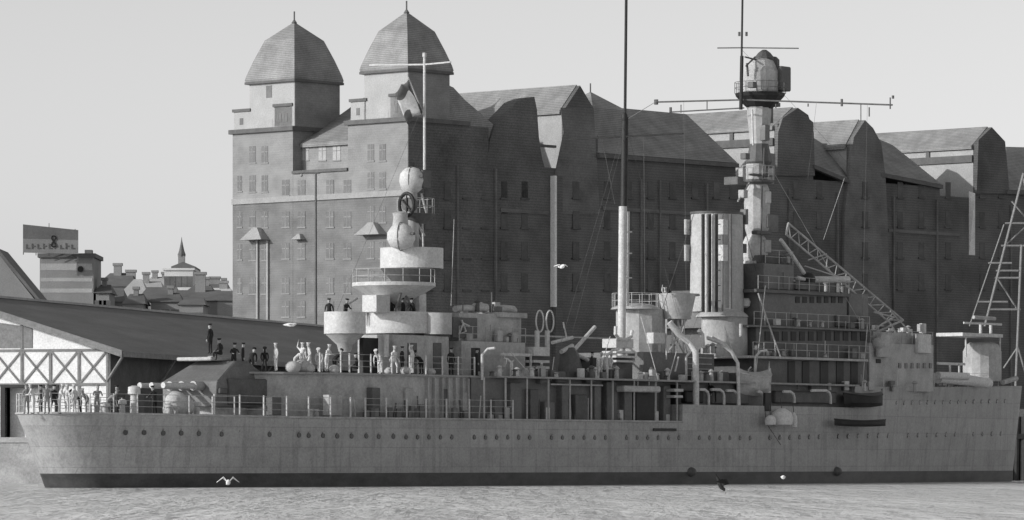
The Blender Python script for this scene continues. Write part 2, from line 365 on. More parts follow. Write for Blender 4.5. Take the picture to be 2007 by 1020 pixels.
# windows of the lit front, each a part with a frame
def win_front(px, py, wpx=13, hpx=32, u=0.0, m='window_glass', arch=False):
    v, Y = bv(px, u); z = bz(py, Y); w2 = wpx*Y/F/abs(V.x)/2; h2 = hpx*Y/F/2
    p = MB().box(u-0.03, u-0.004, v-w2, v+w2, z-h2, z+h2).build('window', m, wh)
    fr = MB(); e = 0.09
    fr.box(u-0.07, u-0.031, v-w2-e, v+w2+e, z-h2-e*1.6, z-h2); fr.box(u-0.05, u-0.031, v-0.045, v+0.045, z-h2, z+h2)
    fr.box(u-0.05, u-0.032, v-w2, v+w2, z+h2*0.25, z+h2*0.25+0.09)
    fr.build('window_frame', 'window_frame', p)
for py in (303, 358, 424, 494, 552, 603):
    for px in ((727, 750) if py < 600 else (727, 750)): win_front(px, py-4)
for py in (303, 360, 430, 494, 560):
    for px in (495, 519): win_front(px, py, u=0.0)
for py in (368, 430, 492, 560, 606):
    for px in (560, 591, 647, 681): win_front(px, py, 15, 30)
for px in (598, 632, 660): win_front(px, 300, 15, 28, u=1.4, m='plaster')
for px in (470,):
    for py in (360, 430, 494, 560): win_front(px, py, 9, 30)
# hoods over the hoist doors
def hood(px, py, wpx, h, deep):
    v, Y = bv(px); z = bz(py, Y); w2 = wpx*Y/F/abs(V.x)/2; hh = h*Y/F
    hd = MB().add([(-deep, v-w2, z), (-deep, v+w2, z), (0, v-w2, z), (0, v+w2, z), (0, v-w2*0.25, z+hh), (0, v+w2*0.25, z+hh), (-deep*0.5, v-w2*0.2, z+hh), (-deep*0.5, v+w2*0.2, z+hh)],
      [(0, 1, 3, 2), (0, 6, 7, 1), (0, 2, 4, 6), (1, 7, 5, 3), (4, 5, 7, 6), (2, 3, 5, 4)]).build('hoist_hood', 'stone_trim', wh)
hood(508, 471, 44, 24, 1.3); hood(590, 470, 20, 11, 0.8); hood(735, 461, 50, 24, 1.3)
for px in (506, 526):
    v, Y = bv(px); MB().box(-0.22, -0.003, v-0.12, v+0.12, GZ, bz(472, Y)).build('hoist_post', 'stone_trim', wh)
# ---- long side roofscape: gables traced on the long side, run back into the block
zb_ = zwall-0.02
def gable(name, pts, v0, v1, m='brick_shaded', parent=wh):
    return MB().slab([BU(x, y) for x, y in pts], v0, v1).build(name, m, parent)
def wing(peak, left, right, basey, depth, v0=0.0, cheek='plaster', clere=None, backn=0):
    """gabled wing: peak (px,py), left eave, right eave; gable end in shade-darkened brick, pale cheek, tiled roof"""
    P_, Lf, Rt = BU(*peak), BU(*left), BU(*right)
    bl = (Lf[0], zb_-8); br = (Rt[0], zb_-8)
    MB().slab([(Lf[0], zwall), (Rt[0], zwall), (Rt[0], Rt[1]), P_, (Lf[0], Lf[1])], v0-0.0, v0+0.5).build('gable_end', 'brick_shaded', wh)
    MB().slab([bl, br, (Rt[0], Rt[1]-0.3), (Lf[0], Lf[1]-0.3)], v0+0.5, v0+depth).build('wing_wall', cheek, wh)
    ov = 0.35
    rt = [(Lf[0]-ov, Lf[1]-0.25), (P_[0], P_[1]+0.12), (Rt[0]+ov, Rt[1]-0.25), (Rt[0]+ov, Rt[1]-0.6), (P_[0], P_[1]-0.35), (Lf[0]-ov, Lf[1]-0.6)]
    MB().slab(rt, v0+0.5, v0+depth).build('wing_roof', 'roof_tile', wh)
    MB().slab([(Lf[0], Lf[1]-0.31), (Rt[0], Rt[1]-0.31), (P_[0], P_[1]-0.36)], v0+depth-0.3, v0+depth-0.01).build('back_gable', cheek, wh)
    if clere:
        z0, z1, posts = clere
        u = Lf[0]
        MB().box(u-0.25, u-0.003, v0+0.5, v0+depth, z0, z1).build('wing_band', 'trim_dark', wh)
        for pv in posts:
            MB().box(u-0.16, u-0.005, pv-0.25, pv+0.25, z1, Lf[1]-0.62).build('clerestory_post', 'trim_dark', wh)
# wing 1
gable('side_roof', [(800, 345), (800, 242), (884, 168), (892, 172), (914, 196), (972, 246), (976, 345)], 0.2, 5.0, 'roof_tile')
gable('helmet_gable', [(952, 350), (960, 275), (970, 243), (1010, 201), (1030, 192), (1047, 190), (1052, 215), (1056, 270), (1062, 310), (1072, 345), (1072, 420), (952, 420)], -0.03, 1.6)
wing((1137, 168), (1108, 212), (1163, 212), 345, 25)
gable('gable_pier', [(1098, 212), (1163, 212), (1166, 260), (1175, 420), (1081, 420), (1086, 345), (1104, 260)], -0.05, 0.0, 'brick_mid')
zsill = BU(1080, 290)
MB().box(zsill[0]-4.5, zsill[0]+1.2, 0.3, 0.6, BU(1080, 289)[1], BU(1080, 284)[1]).build('sill', 'trim_dark', wh)
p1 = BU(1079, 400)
MB().box(p1[0]-0.05, p1[0]+0.3, -0.62, -0.02, BU(1079, 602)[1], BU(1079, 345)[1]).build('lit_edge_strip', 'shed_wall', wh)  # near-white strip stands in for sunlight on the pier's edge
MB().box(p1[0]+0.31, p1[0]+1.4, -0.45, 0, GZ, BU(1079, 345)[1]).build('pier', 'brick_shaded', wh)
# hipped roof 2
def hip(pxs, eavey0, eavey1, topys, dv, rhip=0.0, name='hip_roof', m='roof_tile', lhip=0.0):
    e0 = BU(pxs[0], eavey0, -0.3); e1 = BU(pxs[1], eavey1, -0.3)
    t0 = BU(pxs[2], topys[0], dv); t1 = BU(pxs[3], topys[1], dv)
    zz = zb_-3
    vs = [(e0[0], -0.3, e0[1]), (e1[0], -0.3, e1[1]), (t1[0], dv, t1[1]), (t0[0], dv, t0[1]), (e1[0], 2*dv, e1[1]), (e0[0], 2*dv, e0[1]),
          (e0[0], -0.3, zz), (e1[0], -0.3, zz), (e1[0], 2*dv, zz), (e0[0], 2*dv, zz)]
    MB().add(vs, [(0, 1, 2, 3), (1, 4, 2), (0, 3, 5), (3, 2, 4, 5)]).build(name, m, wh)
    MB().box(e0[0], e1[0], 0.0, 2*dv-0.3, zwall, min(e0[1], e1[1])-0.3).build('upper_wall', 'brick_shaded', wh)
    ci = MB().add([(e0[0], -0.5, e0[1]-0.05), (e1[0], -0.5, e1[1]-0.05), (e1[0], 0.02, e1[1]-0.05), (e0[0], 0.02, e0[1]-0.05),
              (e0[0], -0.5, e0[1]-0.5), (e1[0], -0.5, e1[1]-0.5), (e1[0], 0.02, e1[1]-0.5), (e0[0], 0.02, e0[1]-0.5)],
             [(0, 1, 2, 3), (7, 6, 5, 4), (0, 4, 5, 1), (1, 5, 6, 2), (2, 6, 7, 3), (3, 7, 4, 0)]).build('eave_cornice', 'trim_dark', wh)
hip((1172, 1446, 1172, 1345), 300, 320, (208, 224), 6)
# small pyramid turret
ua, ub = BU(1162, 214, 2)[0], BU(1228, 214, 2)[0]; zt_ = BU(1195, 214, 2)[1]; zp_ = BU(1195, 183, 2)[1]; hw_ = (ub-ua)/2; uc = (ua+ub)/2
MB().add([(ua, 2, zt_-4), (ub, 2, zt_-4), (ub, 2+2*hw_, zt_-4), (ua, 2+2*hw_, zt_-4), (ua, 2, zt_), (ub, 2, zt_), (ub, 2+2*hw_, zt_), (ua, 2+2*hw_, zt_), (uc, 2+hw_, zp_+0.3)],
  [(0, 1, 5, 4), (1, 2, 6, 5), (2, 3, 7, 6), (3, 0, 4, 7), (4, 5, 8), (5, 6, 8), (6, 7, 8), (7, 4, 8)]).build('turret_roof', 'roof_tile', wh)
MB().tube([(uc, 2+hw_, zp_), (uc, 2+hw_, zp_+1.2)], 0.08, 6).build('finial', 'trim_dark', wh)
# wing 2 with clerestory
z0 = BU(1522, 285)[1]; z1 = BU(1522, 270)[1]
wing((1560, 212), (1524, 244), (1594, 240), 345, 24, clere=(z0, z1, (6.5, 12.5)))
MB().slab([BU(1519, 345), BU(1521, 260), BU(1530, 232), BU(1560, 212), BU(1580, 226), BU(1591, 260), BU(1593, 345)], -0.3, 0.0).build('gable_screen', 'brick_shaded', wh)
hip((1594, 1664, 1594, 1625), 322, 352, (270, 290), 4)
# wing 3
wing((1690, 236), (1666, 282), (1724, 282), 345, 11)
gable('gable_pier', [(1648, 640), (1650, 420), (1664, 300), (1668, 270), (1690, 236), (1706, 252), (1722, 282), (1730, 345), (1734, 420), (1740, 640)], -0.4, 0.0, 'brick_mid')
hip((1726, 1846, 1712, 1750), 338, 362, (268, 285), 7)
MB().tube([BU(1690, 1)[0:1]+(0.2, BU(1690, 238)[1]), BU(1690, 1)[0:1]+(0.2, BU(1690, 205)[1])], 0.06, 6).build('finial', 'trim_dark', wh)
# wing 4
z0 = BU(1914, 318)[1]; z1 = BU(1914, 304)[1]
wing((1942, 250), (1914, 282), (1968, 284), 375, 25, clere=(z0, z1, (7.0, 13.5)))
MB().slab([BU(1910, 380), BU(1914, 275), BU(1940, 250), BU(1966, 278), BU(1975, 380)], -0.3, 0.0).build('gable_screen', 'brick_shaded', wh)
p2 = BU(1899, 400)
MB().add([(p2[0], -0.9, BU(1899, 380)[1]), (p2[0], 0, BU(1899, 375)[1]), (p2[0], 0, BU(1899, 500)[1]), (p2[0]+1.2, 0, BU(1899, 380)[1]), (p2[0]+1.2, 0, BU(1899, 500)[1])], [(0, 1, 2), (0, 3, 1), (0, 2, 4, 3)]).build('buttress', 'shed_wall', wh)  # near-white colour stands in for sunlight catching this edge
hip((1972, 2140, 1972, 2120), 372, 380, (288, 292), 6)
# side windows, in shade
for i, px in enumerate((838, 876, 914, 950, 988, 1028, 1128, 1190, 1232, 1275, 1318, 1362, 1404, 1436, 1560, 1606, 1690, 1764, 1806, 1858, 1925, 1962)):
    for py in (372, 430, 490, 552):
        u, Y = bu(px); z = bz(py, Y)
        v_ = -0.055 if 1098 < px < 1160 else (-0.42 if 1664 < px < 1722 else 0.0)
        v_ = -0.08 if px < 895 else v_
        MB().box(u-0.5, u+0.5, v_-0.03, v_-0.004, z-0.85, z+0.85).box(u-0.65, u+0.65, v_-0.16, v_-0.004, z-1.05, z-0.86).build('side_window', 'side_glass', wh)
for px in (812, 895, 970, 1255, 1292, 1384, 1545, 1640, 1750, 1835, 1980):
    u, Y = bu(px); MB().box(u-0.12, u+0.12, -0.22 if px > 890 else -0.26, -0.003 if px > 890 else -0.065, GZ, zwall-0.5).build('downpipe', 'brick_mid', wh)
for px0, px1, py in ((980, 1075, 412), (1180, 1500, 408), (1740, 1880, 452)):
    (u0, z0), (u1, z1) = BU(px0, py), BU(px1, py); MB().box(u0, u1, -0.14, -0.003, z0-0.2, z0+0.2).build('string_course', 'brick_mid', wh)

# ------------------------------------------------------------------ town behind, left
def at(px, py, Y): return PW(px, py, Y)
def house(label, x0, x1, ye, yr, Y, depth, wallm, roofm, lit=0.35, chim=(), name='town_house', win=0, cat='house', flat=False):
    """house whose long front faces the camera, ridge parallel to the picture"""
    a = at(x0, ye, Y); b2 = at(x1, ye, Y); zr_ = at(x0, yr, Y).z
    h = empty(name, (a.x, Y, GZ), 0, label, cat, 'town houses behind the shed roof')
    L_ = b2.x-a.x; e = a.z-GZ; rr = zr_-GZ
    MB().box(0, L_, 0, depth, 0, e).build('wall', wallm, h)
    if flat:
        MB().box(-0.3, L_+0.3, -0.3, depth+0.3, e, rr).build('roof', roofm, h)
    else:
        hp = L_*lit*0.5
        MB().add([(-0.4, -0.4, e), (L_+0.4, -0.4, e), (L_+0.4, depth+0.4, e), (-0.4, depth+0.4, e), (hp, depth/2, rr), (L_-hp*0.6, depth/2, rr)],
             [(0, 1, 5, 4), (1, 2, 5), (2, 3, 4, 5), (3, 0, 4), (3, 2, 1, 0)]).build('roof', roofm, h)
    for (cx, cy, cw) in chim:
        c_ = at(cx, cy, Y); w2 = cw*Y/F/2
        MB().box(c_.x-a.x-w2, c_.x-a.x+w2, depth*0.4, depth*0.4+1.2, e*0.9, c_.z-GZ).box(c_.x-a.x-w2-0.15, c_.x-a.x+w2+0.15, depth*0.4-0.15, depth*0.4+1.35, c_.z-GZ, c_.z-GZ+0.4).build('chimney', 'city_wall', h)
    for i in range(win):
        xx = L_*(i+0.5)/win
        MB().box(xx-0.5, xx+0.5, -0.04, -0.003, e-2.8, e-1.0).build('window', 'window_glass', h)
    return h
bh = house('flat roofed grey block carrying the tall rooftop billboard', 78, 183, 505, 497, 640, 12, 'city_wall', 'city_roof', flat=True, win=0)
l_ = MB()
for j, (ya, yb) in enumerate(((517, 530), (545, 552), (566, 574))):
    za, zb2 = at(80, yb, 640).z-GZ, at(80, ya, 640).z-GZ
    l_.box(0.1, 7.3, -0.03, -0.003, za, zb2)
l_.build('wall_band', 'city_roof_pale', bh)
MB().box(at(162, 1, 640).x-at(78, 1, 640).x, at(176, 1, 640).x-at(78, 1, 640).x, 3, 5, at(0, 497, 640).z-GZ, at(0, 488, 640).z-GZ).build('chimney', 'city_roof', bh)
MB().tube([(at(158, 1, 640).x-at(78, 1, 640).x, -0.15, at(0, 528, 640).z-GZ), (at(158, 1, 640).x-at(78, 1, 640).x, -0.02, at(0, 528, 640).z-GZ)], 0.42, 12).build('round_sign', 'black_paint', bh)
# billboard
ba = at(45, 495, 636)
bb = empty('billboard', (ba.x, 636, ba.z), radians(6), 'large rooftop billboard with worn lettering standing on the flat grey block', 'billboard')
bw_ = 108*636/F; bt = (495-440)*636/F
MB().slab([(0, 0), (bw_, -0.2), (bw_, bt-0.75), (0, bt)], 0, 0.4).build('panel', 'city_wall', bb)
MB().slab([(0.0, bt*0.5), (bw_, bt*0.46), (bw_, bt-0.77), (0, bt-0.02)], -0.03, -0.003).build('upper_panel', 'city_roof', bb)
random.seed(3)
for i in range(9):
    x = 0.4+i*0.78; hgt = 0.55+0.3*random.random(); lt = MB().box(x, x+0.16, -0.06, -0.004, 0.5, 0.5+hgt)
    lt.box(x+0.16, x+0.48, -0.06, -0.004, 0.5+hgt*(0.42 if i % 2 else 0), 0.5+hgt*(0.42 if i % 2 else 0)+0.15); lt.build('letter', 'trim_dark', bb)
MB().tube([(4.2+0.33*sin(2*a)*0.9, -0.05, 1.55+0.75*cos(a)) for a in [2*pi*q/20 for q in range(21)]], 0.1, 6).build('large_emblem', 'black_paint', bb)
fr = MB(); fr.box(0, 0.12, 0.4, 0.55, -0.3, bt); fr.box(bw_-0.12, bw_, 0.4, 0.55, -1.1, bt-0.8)
for x in (1.8, 3.6, 5.4, 7.2): fr.tube([(x, 0.5, bt-0.6), (x, 2.6, -0.4 if x > 2.2 else 0)], 0.06, 5); fr.box(x-0.05, x+0.05, 0.4, 0.5, -0.4, bt+0.2 if x == 3.6 else bt-0.6)
fr.build('frame', 'trim_dark', bb)
# steep roof at the far left edge
hl = empty('town_house', (at(-60, 0, 600).x, 600, GZ), 0, 'steep dark roofed house cut by the left edge of the picture', 'house', 'town houses behind the shed roof')
zt0 = at(0, 503, 600).z-GZ; zt1 = at(76, 590, 600).z-GZ; xw = (76+60)*600/F
MB().slab([(-6, 0), (xw, 0), (xw, zt1-0.5), (3.6, zt0+0.6), (-4, zt0+3), (-6, zt0+3)], 0, 12).build('wall', 'city_wall', hl)
MB().slab([(xw+0.3, zt1-0.6), (3.6, zt0+0.6), (-4, zt0+3), (-4, zt0+3.5), (3.7, zt0+1.1), (xw+0.4, zt1-0.1)], -0.3, 12.3).build('roof', 'city_roof', hl)
house('grey hipped house with two chimneys right of the billboard block', 190, 262, 562, 532, 700, 14, 'city_wall', 'city_roof', 0.5, ((224, 518, 15), (250, 531, 18)), win=3)
house('pale sloping roof between the dark town houses', 232, 288, 585, 545, 690, 10, 'city_wall', 'city_roof_pale', 0.9, ())
house('small house with a single square chimney on its ridge', 262, 316, 572, 549, 720, 12, 'city_wall', 'city_roof_pale', 0.4, ((281, 536, 12),))
house('low dark roofed row standing in front of the white block', 275, 345, 588, 560, 670, 12, 'city_wall', 'city_roof', 0.2, ())
house('white flat block below the church spire', 322, 378, 530, 526, 760, 12, 'city_pale', 'city_pale', 0, (), flat=True, win=5)
house('dark long roof below the white block', 335, 432, 590, 566, 660, 12, 'city_wall', 'city_roof', 0.15, ((388, 536, 20),))
house('pale house close beside the warehouse corner', 400, 452, 574, 562, 740, 12, 'city_pale', 'city_pale', 0.4, ((434, 553, 16),))
house('low dark house nearest the warehouse corner', 426, 470, 590, 568, 650, 10, 'city_wall', 'city_roof', 0.2, ())
house('dark house squeezed left of the pale sloping roof', 184, 240, 592, 563, 655, 10, 'city_wall', 'city_roof', 0.25, (), win=4)
# church spire
cp = at(356, 560, 860)
ch = empty('church', (cp.x, 860, GZ), 0, 'slender church tower with a needle spire rising over the town roofs', 'church')
def cz(py): return at(0, py, 860).z-GZ
MB().box(-0.62, 0.62, -0.62, 0.62, 0, cz(502)).build('tower', 'city_wall', ch)
MB().lathe([(0.72, cz(503)), (0.75, cz(499)), (0.5, cz(492)), (0.42, cz(488)), (0.1, cz(472)), (0.03, cz(465))], (0, 0), 8).build('spire', 'city_roof', ch)
MB().box(-1.9, 2.6, -1, 14, 0, cz(523)).add([(-1.9, -1, cz(523)), (2.6, -1, cz(523)), (2.6, 14, cz(523)), (-1.9, 14, cz(523)), (0.35, -1, cz(514)), (0.35, 14, cz(514))], [(0, 1, 4), (2, 3, 5), (0, 4, 5, 3), (1, 2, 5, 4)]).build('nave', 'city_roof', ch)
for x0, x1, ye, yr, Y, wm_, rm_, lb, ch_ in (
    (188, 214, 575, 556, 640, 'city_wall', 'city_roof', 'narrow dark gabled house touching the billboard block', ((200, 548, 9),)),
    (212, 252, 566, 546, 760, 'city_pale', 'city_roof', 'pale walled house in the gap right of the two chimneys', ((236, 538, 10),)),
    (286, 330, 562, 541, 790, 'city_wall', 'city_roof_pale', 'distant house with a pale roof left of the white flat block', ((300, 533, 10), (318, 536, 8))),
    (296, 352, 592, 572, 620, 'city_wall', 'city_roof', 'dark low house directly behind the shed ridge', ((330, 564, 10),)),
    (372, 412, 570, 556, 700, 'city_wall', 'city_roof', 'dark house under the broad lone chimney', ((402, 546, 9),)),
    (405, 446, 572, 552, 800, 'city_pale', 'city_roof', 'pale walled house with a dark roof near the warehouse', ((418, 545, 20), (436, 548, 8))),
    (352, 398, 598, 580, 600, 'city_wall', 'city_roof', 'lowest dark roof just above the shed ridge', ()),
    (244, 280, 596, 574, 615, 'city_wall', 'city_roof', 'dark roof below the pale sloping roof', ((262, 566, 9),))):
    house(lb, x0, x1, ye, yr, Y, 9, wm_, rm_, 0.3, ch_, win=3)

# ------------------------------------------------------------------ quay furniture
def pole(px, ytop, Y, r, label, m='trim_dark', arm=0):
    p = at(px, ytop, Y); e = empty('lamp_post', (p.x, Y, GZ), 0, label, 'lamp post')
    MB().tube([(0, 0, 0), (0, 0, p.z-GZ)], r, 8, r2=r*0.6).build('post', m, e)
    MB().box(-arm, arm*0.3, -0.06, 0.06, p.z-GZ-0.06, p.z-GZ+0.08).build('arm', m, e)
    MB().lathe([(0.25, 0), (0.2, 0.5)], (0, 0), 10).build('base', m, e)
    l = MB().ball((-arm, 0, p.z-GZ-0.2), 0.15, 10); l.build('lamp', 'stone_trim', e)
    return e
pole(619, 340, 442, 0.16, 'tall dark lamp post standing in front of the lit warehouse front', arm=1.4)
dp = at(1995, 945, 372); de = empty('mooring_dolphin', (dp.x, 372, 0), 0, 'dark timber mooring posts just right of the bow at the picture edge', 'mooring posts')
for i_, (dx, dy) in enumerate(((0, 0), (.5, .3), (1.0, 0), (.5, -.4))): MB().tube([(dx*1.2-.15, dy, -1), (dx, dy, 5.2)], .3, 10).build('post', 'black_paint', de)
MB().box(-.35, 1.4, -.75, -.5, 3.4, 3.8).build('cross_beam', 'black_paint', de)
# harbour crane at the right edge
cy_ = 420; cp = at(1960, 700, cy_)
cr = empty('harbour_crane', (cp.x, cy_, GZ), 0, 'pale steel lattice harbour crane rising at the right edge behind the bow', 'crane')
def cpt(px, py, dy=0):
    q = at(px, py, cy_+dy); return (q.x-cp.x, dy, q.z-GZ)
for (a, b3, nm) in (((2006, 340), (1930, 640), 'leg'), ((1968, 440), (1900, 640), 'leg'), ((2002, 480), (1990, 770), 'leg')):
    MB().tube([cpt(*a), cpt(*b3)], 0.11 if nm == 'leg' and a[0] != 1968 else 0.06, 6).build(nm, 'crane_steel', cr)
for (x0, x1, y) in ((1970, 2020, 438), (1962, 2020, 482), (1937, 1983, 516), (1952, 1996, 531), (1950, 1999, 545), (1915, 1975, 592), (1936, 2000, 607)):
    MB().tube([cpt(x0, y), cpt(x1, y)], 0.09, 6).build('cross_bar', 'crane_steel', cr)
for (a, b3) in (((1955, 546), (1992, 604)), ((1995, 680), (1967, 722)), ((1995, 680), (2012, 740)), ((2006, 350), (2060, 640)), ((1970, 482), (2015, 440)), ((1983, 395), (2020, 438))):
    MB().tube([cpt(*a, 0.5), cpt(*b3, 0.5)], 0.08, 6).build('brace', 'crane_steel', cr)
MB().box(-3, 4.5, -1.5, 2.5, 0, 3.2).build('crane_base', 'trim_dark', cr)

# ------------------------------------------------------------------ the warship
TH = radians(37); D = Vector((sin(TH), cos(TH), 0)); N = Vector((cos(TH), -sin(TH), 0))
SX, SY = (62-CX)/F*270, 270.0
ship = empty('warship', (SX, SY, 0), atan2(D.y, D.x), 'long light grey cruiser moored at the quay, its stern to the left', 'warship')
def ss(px, t=0.0):
    kx = (px-CX)/F; X0 = SX+t*N.x; Y0 = SY+t*N.y
    return (kx*Y0-X0)/(D.x-kx*D.y)
def SP(px, py, t=0.0):
    s_ = ss(px, t); Y = SY+s_*D.y+t*N.y
    return Vector((s_, -t, CH+(HY-py)/F*Y))
def mpp(px, t=0.0): return (SY+ss(px, t)*D.y+t*N.y)/F      # metres per photo pixel there
def half(s_):
    if s_ < 14: return 4.7*(max(0, 1-(1-s_/14)**2.6))**0.44
    if s_ < 45: 
        q = (s_-14)/31; return 4.7+1.5*(1-(1-q)**2)
    if s_ < 66: return 6.2
    q = (s_-66)/46; return max(0.02, 6.2*(1-q**1.75))
def ztop(s_):
    if s_ < 58: return 4.45-0.15*min(1, s_/20)
    if s_ < 81: return 5.45
    return 7.0+0.5*((s_-81)/31)**1.5
st = [0, .08, .3, .7, 1.2, 2, 3, 4.5, 6.5, 9, 12, 16, 20, 26, 32, 38, 45, 52, 57.99, 58, 62, 66, 72, 77, 80.99, 81, 85, 89, 93, 97, 100, 103, 106, 108.5, 110.3, 111.4, 112]
hb = MB(); lev = [-1.2, 0, 0.85, 1.6, 2.4, 3.3, None]
def hpt(s_, li, side):
    zt__ = ztop(s_); z = lev[li] if lev[li] is not None else zt__
    q = max(0, min(1, z/4.4))
    sh = 2.3*(1-q)**0.9*max(0, 1-s_/14) if z >= 0 else 3.1*max(0, 1-s_/14)
    rk = -(1-z/7.2)*1.5*max(0, (s_-92)/20)
    bf = half(s_)
    if s_ > 80: bf *= 1-0.30*(1-min(1, z/7.2))*min(1, (s_-80)/20)
    if s_ < 20: bf *= 1-0.16*(1-q)*(1-s_/20)
    return (s_+sh+rk+max(0, s_-81)*0.045, -side*bf, z)
K = len(st); NL = len(lev)
for side in (1, -1):
    vs = [hpt(s_, li, side) for s_ in st for li in range(NL)]; base = len(hb.v); hb.v += vs
    for i in range(K-1):
        for j in range(NL-1):
            hb.f.append((base+i*NL+j, base+(i+1)*NL+j, base+(i+1)*NL+j+1, base+i*NL+j+1)); hb.m.append(1 if j < 2 else 0)
off = K*NL
for i in range(K-1):
    hb.f.append((i*NL+NL-1, (i+1)*NL+NL-1, off+(i+1)*NL+NL-1, off+i*NL+NL-1)); hb.m.append(2)
hull = hb.build('hull', ['hull_paint', 'boot_paint', 'deck_wood'], ship, smooth=True)
# rubbing strake / deck edge line
e = MB(); pts = [Vector(hpt(s_, NL-1, 1)) for s_ in st if s_ < 58]; e.tube([p+Vector((0, -0.02, -0.04)) for p in pts], 0.07, 6)
e.tube([Vector(hpt(s_, NL-1, -1))+Vector((0, 0.02, -0.04)) for s_ in st if s_ < 58], 0.07, 6)
e.build('deck_edge', 'ship_paint', ship)
e = MB(); pts = []
for s_ in (2, 6, 12, 20, 32, 45, 60, 75, 90):
    p = Vector(hpt(s_, NL-1, 1)); a = Vector(hpt(s_, 5, 1)); f_ = (3.75-3.3)/(ztop(s_)-3.3); pts.append(a.lerp(p, f_)+Vector((0, -0.01, 0)))
# portholes
def side_at(s_, z, side=1):
    li = 0
    for j in range(NL-1):
        zt__ = ztop(s_) if lev[j+1] is None else lev[j+1]
        if lev[j] <= z <= zt__:
            a = Vector(hpt(s_, j, side)); b4 = Vector(hpt(s_, j+1, side)); return a.lerp(b4, (z-lev[j])/(zt__-lev[j]))
    return Vector((s_, -side*half(s_), z))
pm = MB().tube([(0, -0.05, 0), (0, 0.0, 0)], 0.165, 10).v
def porthole(px, py, r=0.165):
    t_ = 5.0
    for _ in range(8):
        s_ = ss(px, t_); z = SP(px, py, t_).z; p = side_at(s_, z); t_ = -p.y
    p = side_at(s_, z); p2_ = side_at(s_+0.5, z); d = (p2_-p).normalized(); nrm = Vector((d.y, -d.x, 0)).normalized()
    if nrm.y > 0: nrm = -nrm
    o = MB().tube([p-nrm*0.02, p+nrm*0.035], r, 10).build('porthole', 'port_glass', ship)
    MB().tube([p-nrm*0.02+Vector((0, 0, r+0.03)), p+nrm*0.09+Vector((0, 0, r+0.01))], 0.05, 5).build('rain_guard', 'hull_paint', o)
for px, py in ((235, 848), (273, 848), (312, 849), (349, 849), (385, 850), (432, 851), (468, 851), (528, 852), (586, 853), (605, 854), (633, 854), (661, 855), (689, 855), (718, 855), (742, 856), (771, 856)): porthole(px, py)
px = 796.0
i = 0
while px < 1960:
    if i % 7 != 5: porthole(px, 855+px*0.0028 if px < 1500 else 859-(px-1500)*0.018, 0.15)
    px += 22.5-5.0*(px-796)/1160; i += 1
for i in range(15): porthole(1752+i*14.5, 791-i*0.3, 0.13)
# scuppers, stains: rub marks as shallow plates
for px, py in ((1350, 925), (1650, 922)):
    p = side_at(ss(px, 6), 0.95)
    MB().ball((p.x, p.y+0.15, 0.85), 0.5, 14, sz=0.7).build('discharge_scoop', 'ship_dark', ship, smooth=True)
for x0, x1, y in ((1280, 1325, 842),):
    a = SP(x0, y, 6.25); b5 = SP(x1, y, 6.25); MB().box(a.x, b5.x, a.y-0.05, a.y, a.z-0.1, a.z+0.08).build('rubbing_strake', 'black_paint', ship)

# shelter deck house along the middle
ZD = 7.1
ph = [(17.5, 1.3), (19.5, 3.0), (24, 4.2), (30, 4.7), (57, 4.9), (81.5, 4.9)]
poly = [(a, -b6) for a, b6 in ph]+[(a, b6) for a, b6 in reversed(ph)]
MB().prism(poly, 4.25, ZD-0.12).build('shelter_house', 'ship_paint', ship)
def off_(a, d): return a+d
poly2 = [(a-0.25, -(b6+0.2)) for a, b6 in ph[:4]]+[(38, -4.95), (38.2, -6.1), (58, -6.2), (81.2, -5.6)]
poly2 = poly2+[(x, -y) for x, y in reversed(poly2)]
MB().box(36, 81, -4.96, -4.8, 4.32, ZD-0.14).build('shelter_shade_panel', 'mid_paint', ship)  # darker sheet paints the walkway's shade onto the house wall
MB().prism(poly2, ZD-0.12, ZD).build('shelter_deck', ['deck_wood'], ship)
for px in range(950, 1335, 42):
    p = SP(px, 740, 6.0); MB().tube([(p.x, -5.95, 4.3), (p.x, -5.95, ZD-0.12)], 0.07, 6).build('deck_pillar', 'ship_paint', ship)
# doors, lockers, hatches in shelter house side
for px, w_, h_, m in ((540, .9, 1.1, 'ship_dark'), (655, 1.3, 1.3, 'ship_paint'), (735, .8, 1.8, 'ship_dark'), (800, .8, 1.8, 'ship_paint'), (870, .7, 1.8, 'ship_dark'), (915, .9, 1.6, 'ship_paint')):
    p = SP(px, 780, 4.6); tt = 3.0+0 if px < 560 else 4.72
    tt = -[q for q in [0]][0]+(4.05 if px < 600 else 4.72)
    s_ = ss(px, tt)
    MB().box(s_-w_/2, s_+w_/2, -tt-0.12, -tt+0.4, 4.4, 4.4+h_).build('locker_or_dark_opening', m, ship, bevel=0.03)
for px in (838, 851, 866, 878, 893, 906, 917, 931):
    s_ = ss(px, 4.85); MB().box(s_-0.05, s_+0.05, -4.95, -4.6, 4.3, 6.9).build('wall_stiffener', 'ship_paint', ship)
# hanging fenders, racks etc in the walkway
random.seed(11)
for px, w_, h_, m in ((978, .8, 1.3, 'mid_paint'), (1012, 1.2, 2.4, 'mid_paint'), (1048, .9, 2.0, 'ship_dark'), (1078, 1.1, 1.2, 'mid_paint'), (1108, .7, 2.5, 'mid_paint'), (1140, 1.3, 1.7, 'ship_dark'), (1172, .7, 2.4, 'mid_paint'), (1200, 1.2, 2.6, 'ship_dark'), (1232, .9, 2.0, 'mid_paint'), (1266, 2.2, 2.3, 'black_paint'), (1308, .8, 2.4, 'mid_paint'), (1330, .7, 2.5, 'black_paint')):  # the black boxes stand in for shaded openings between the decks
    s_ = ss(px, 5.4); MB().box(s_-w_/2, s_+w_/2, -5.4, -4.8, 4.3, 4.3+h_).build('locker_or_dark_opening', m, ship, bevel=0.04)
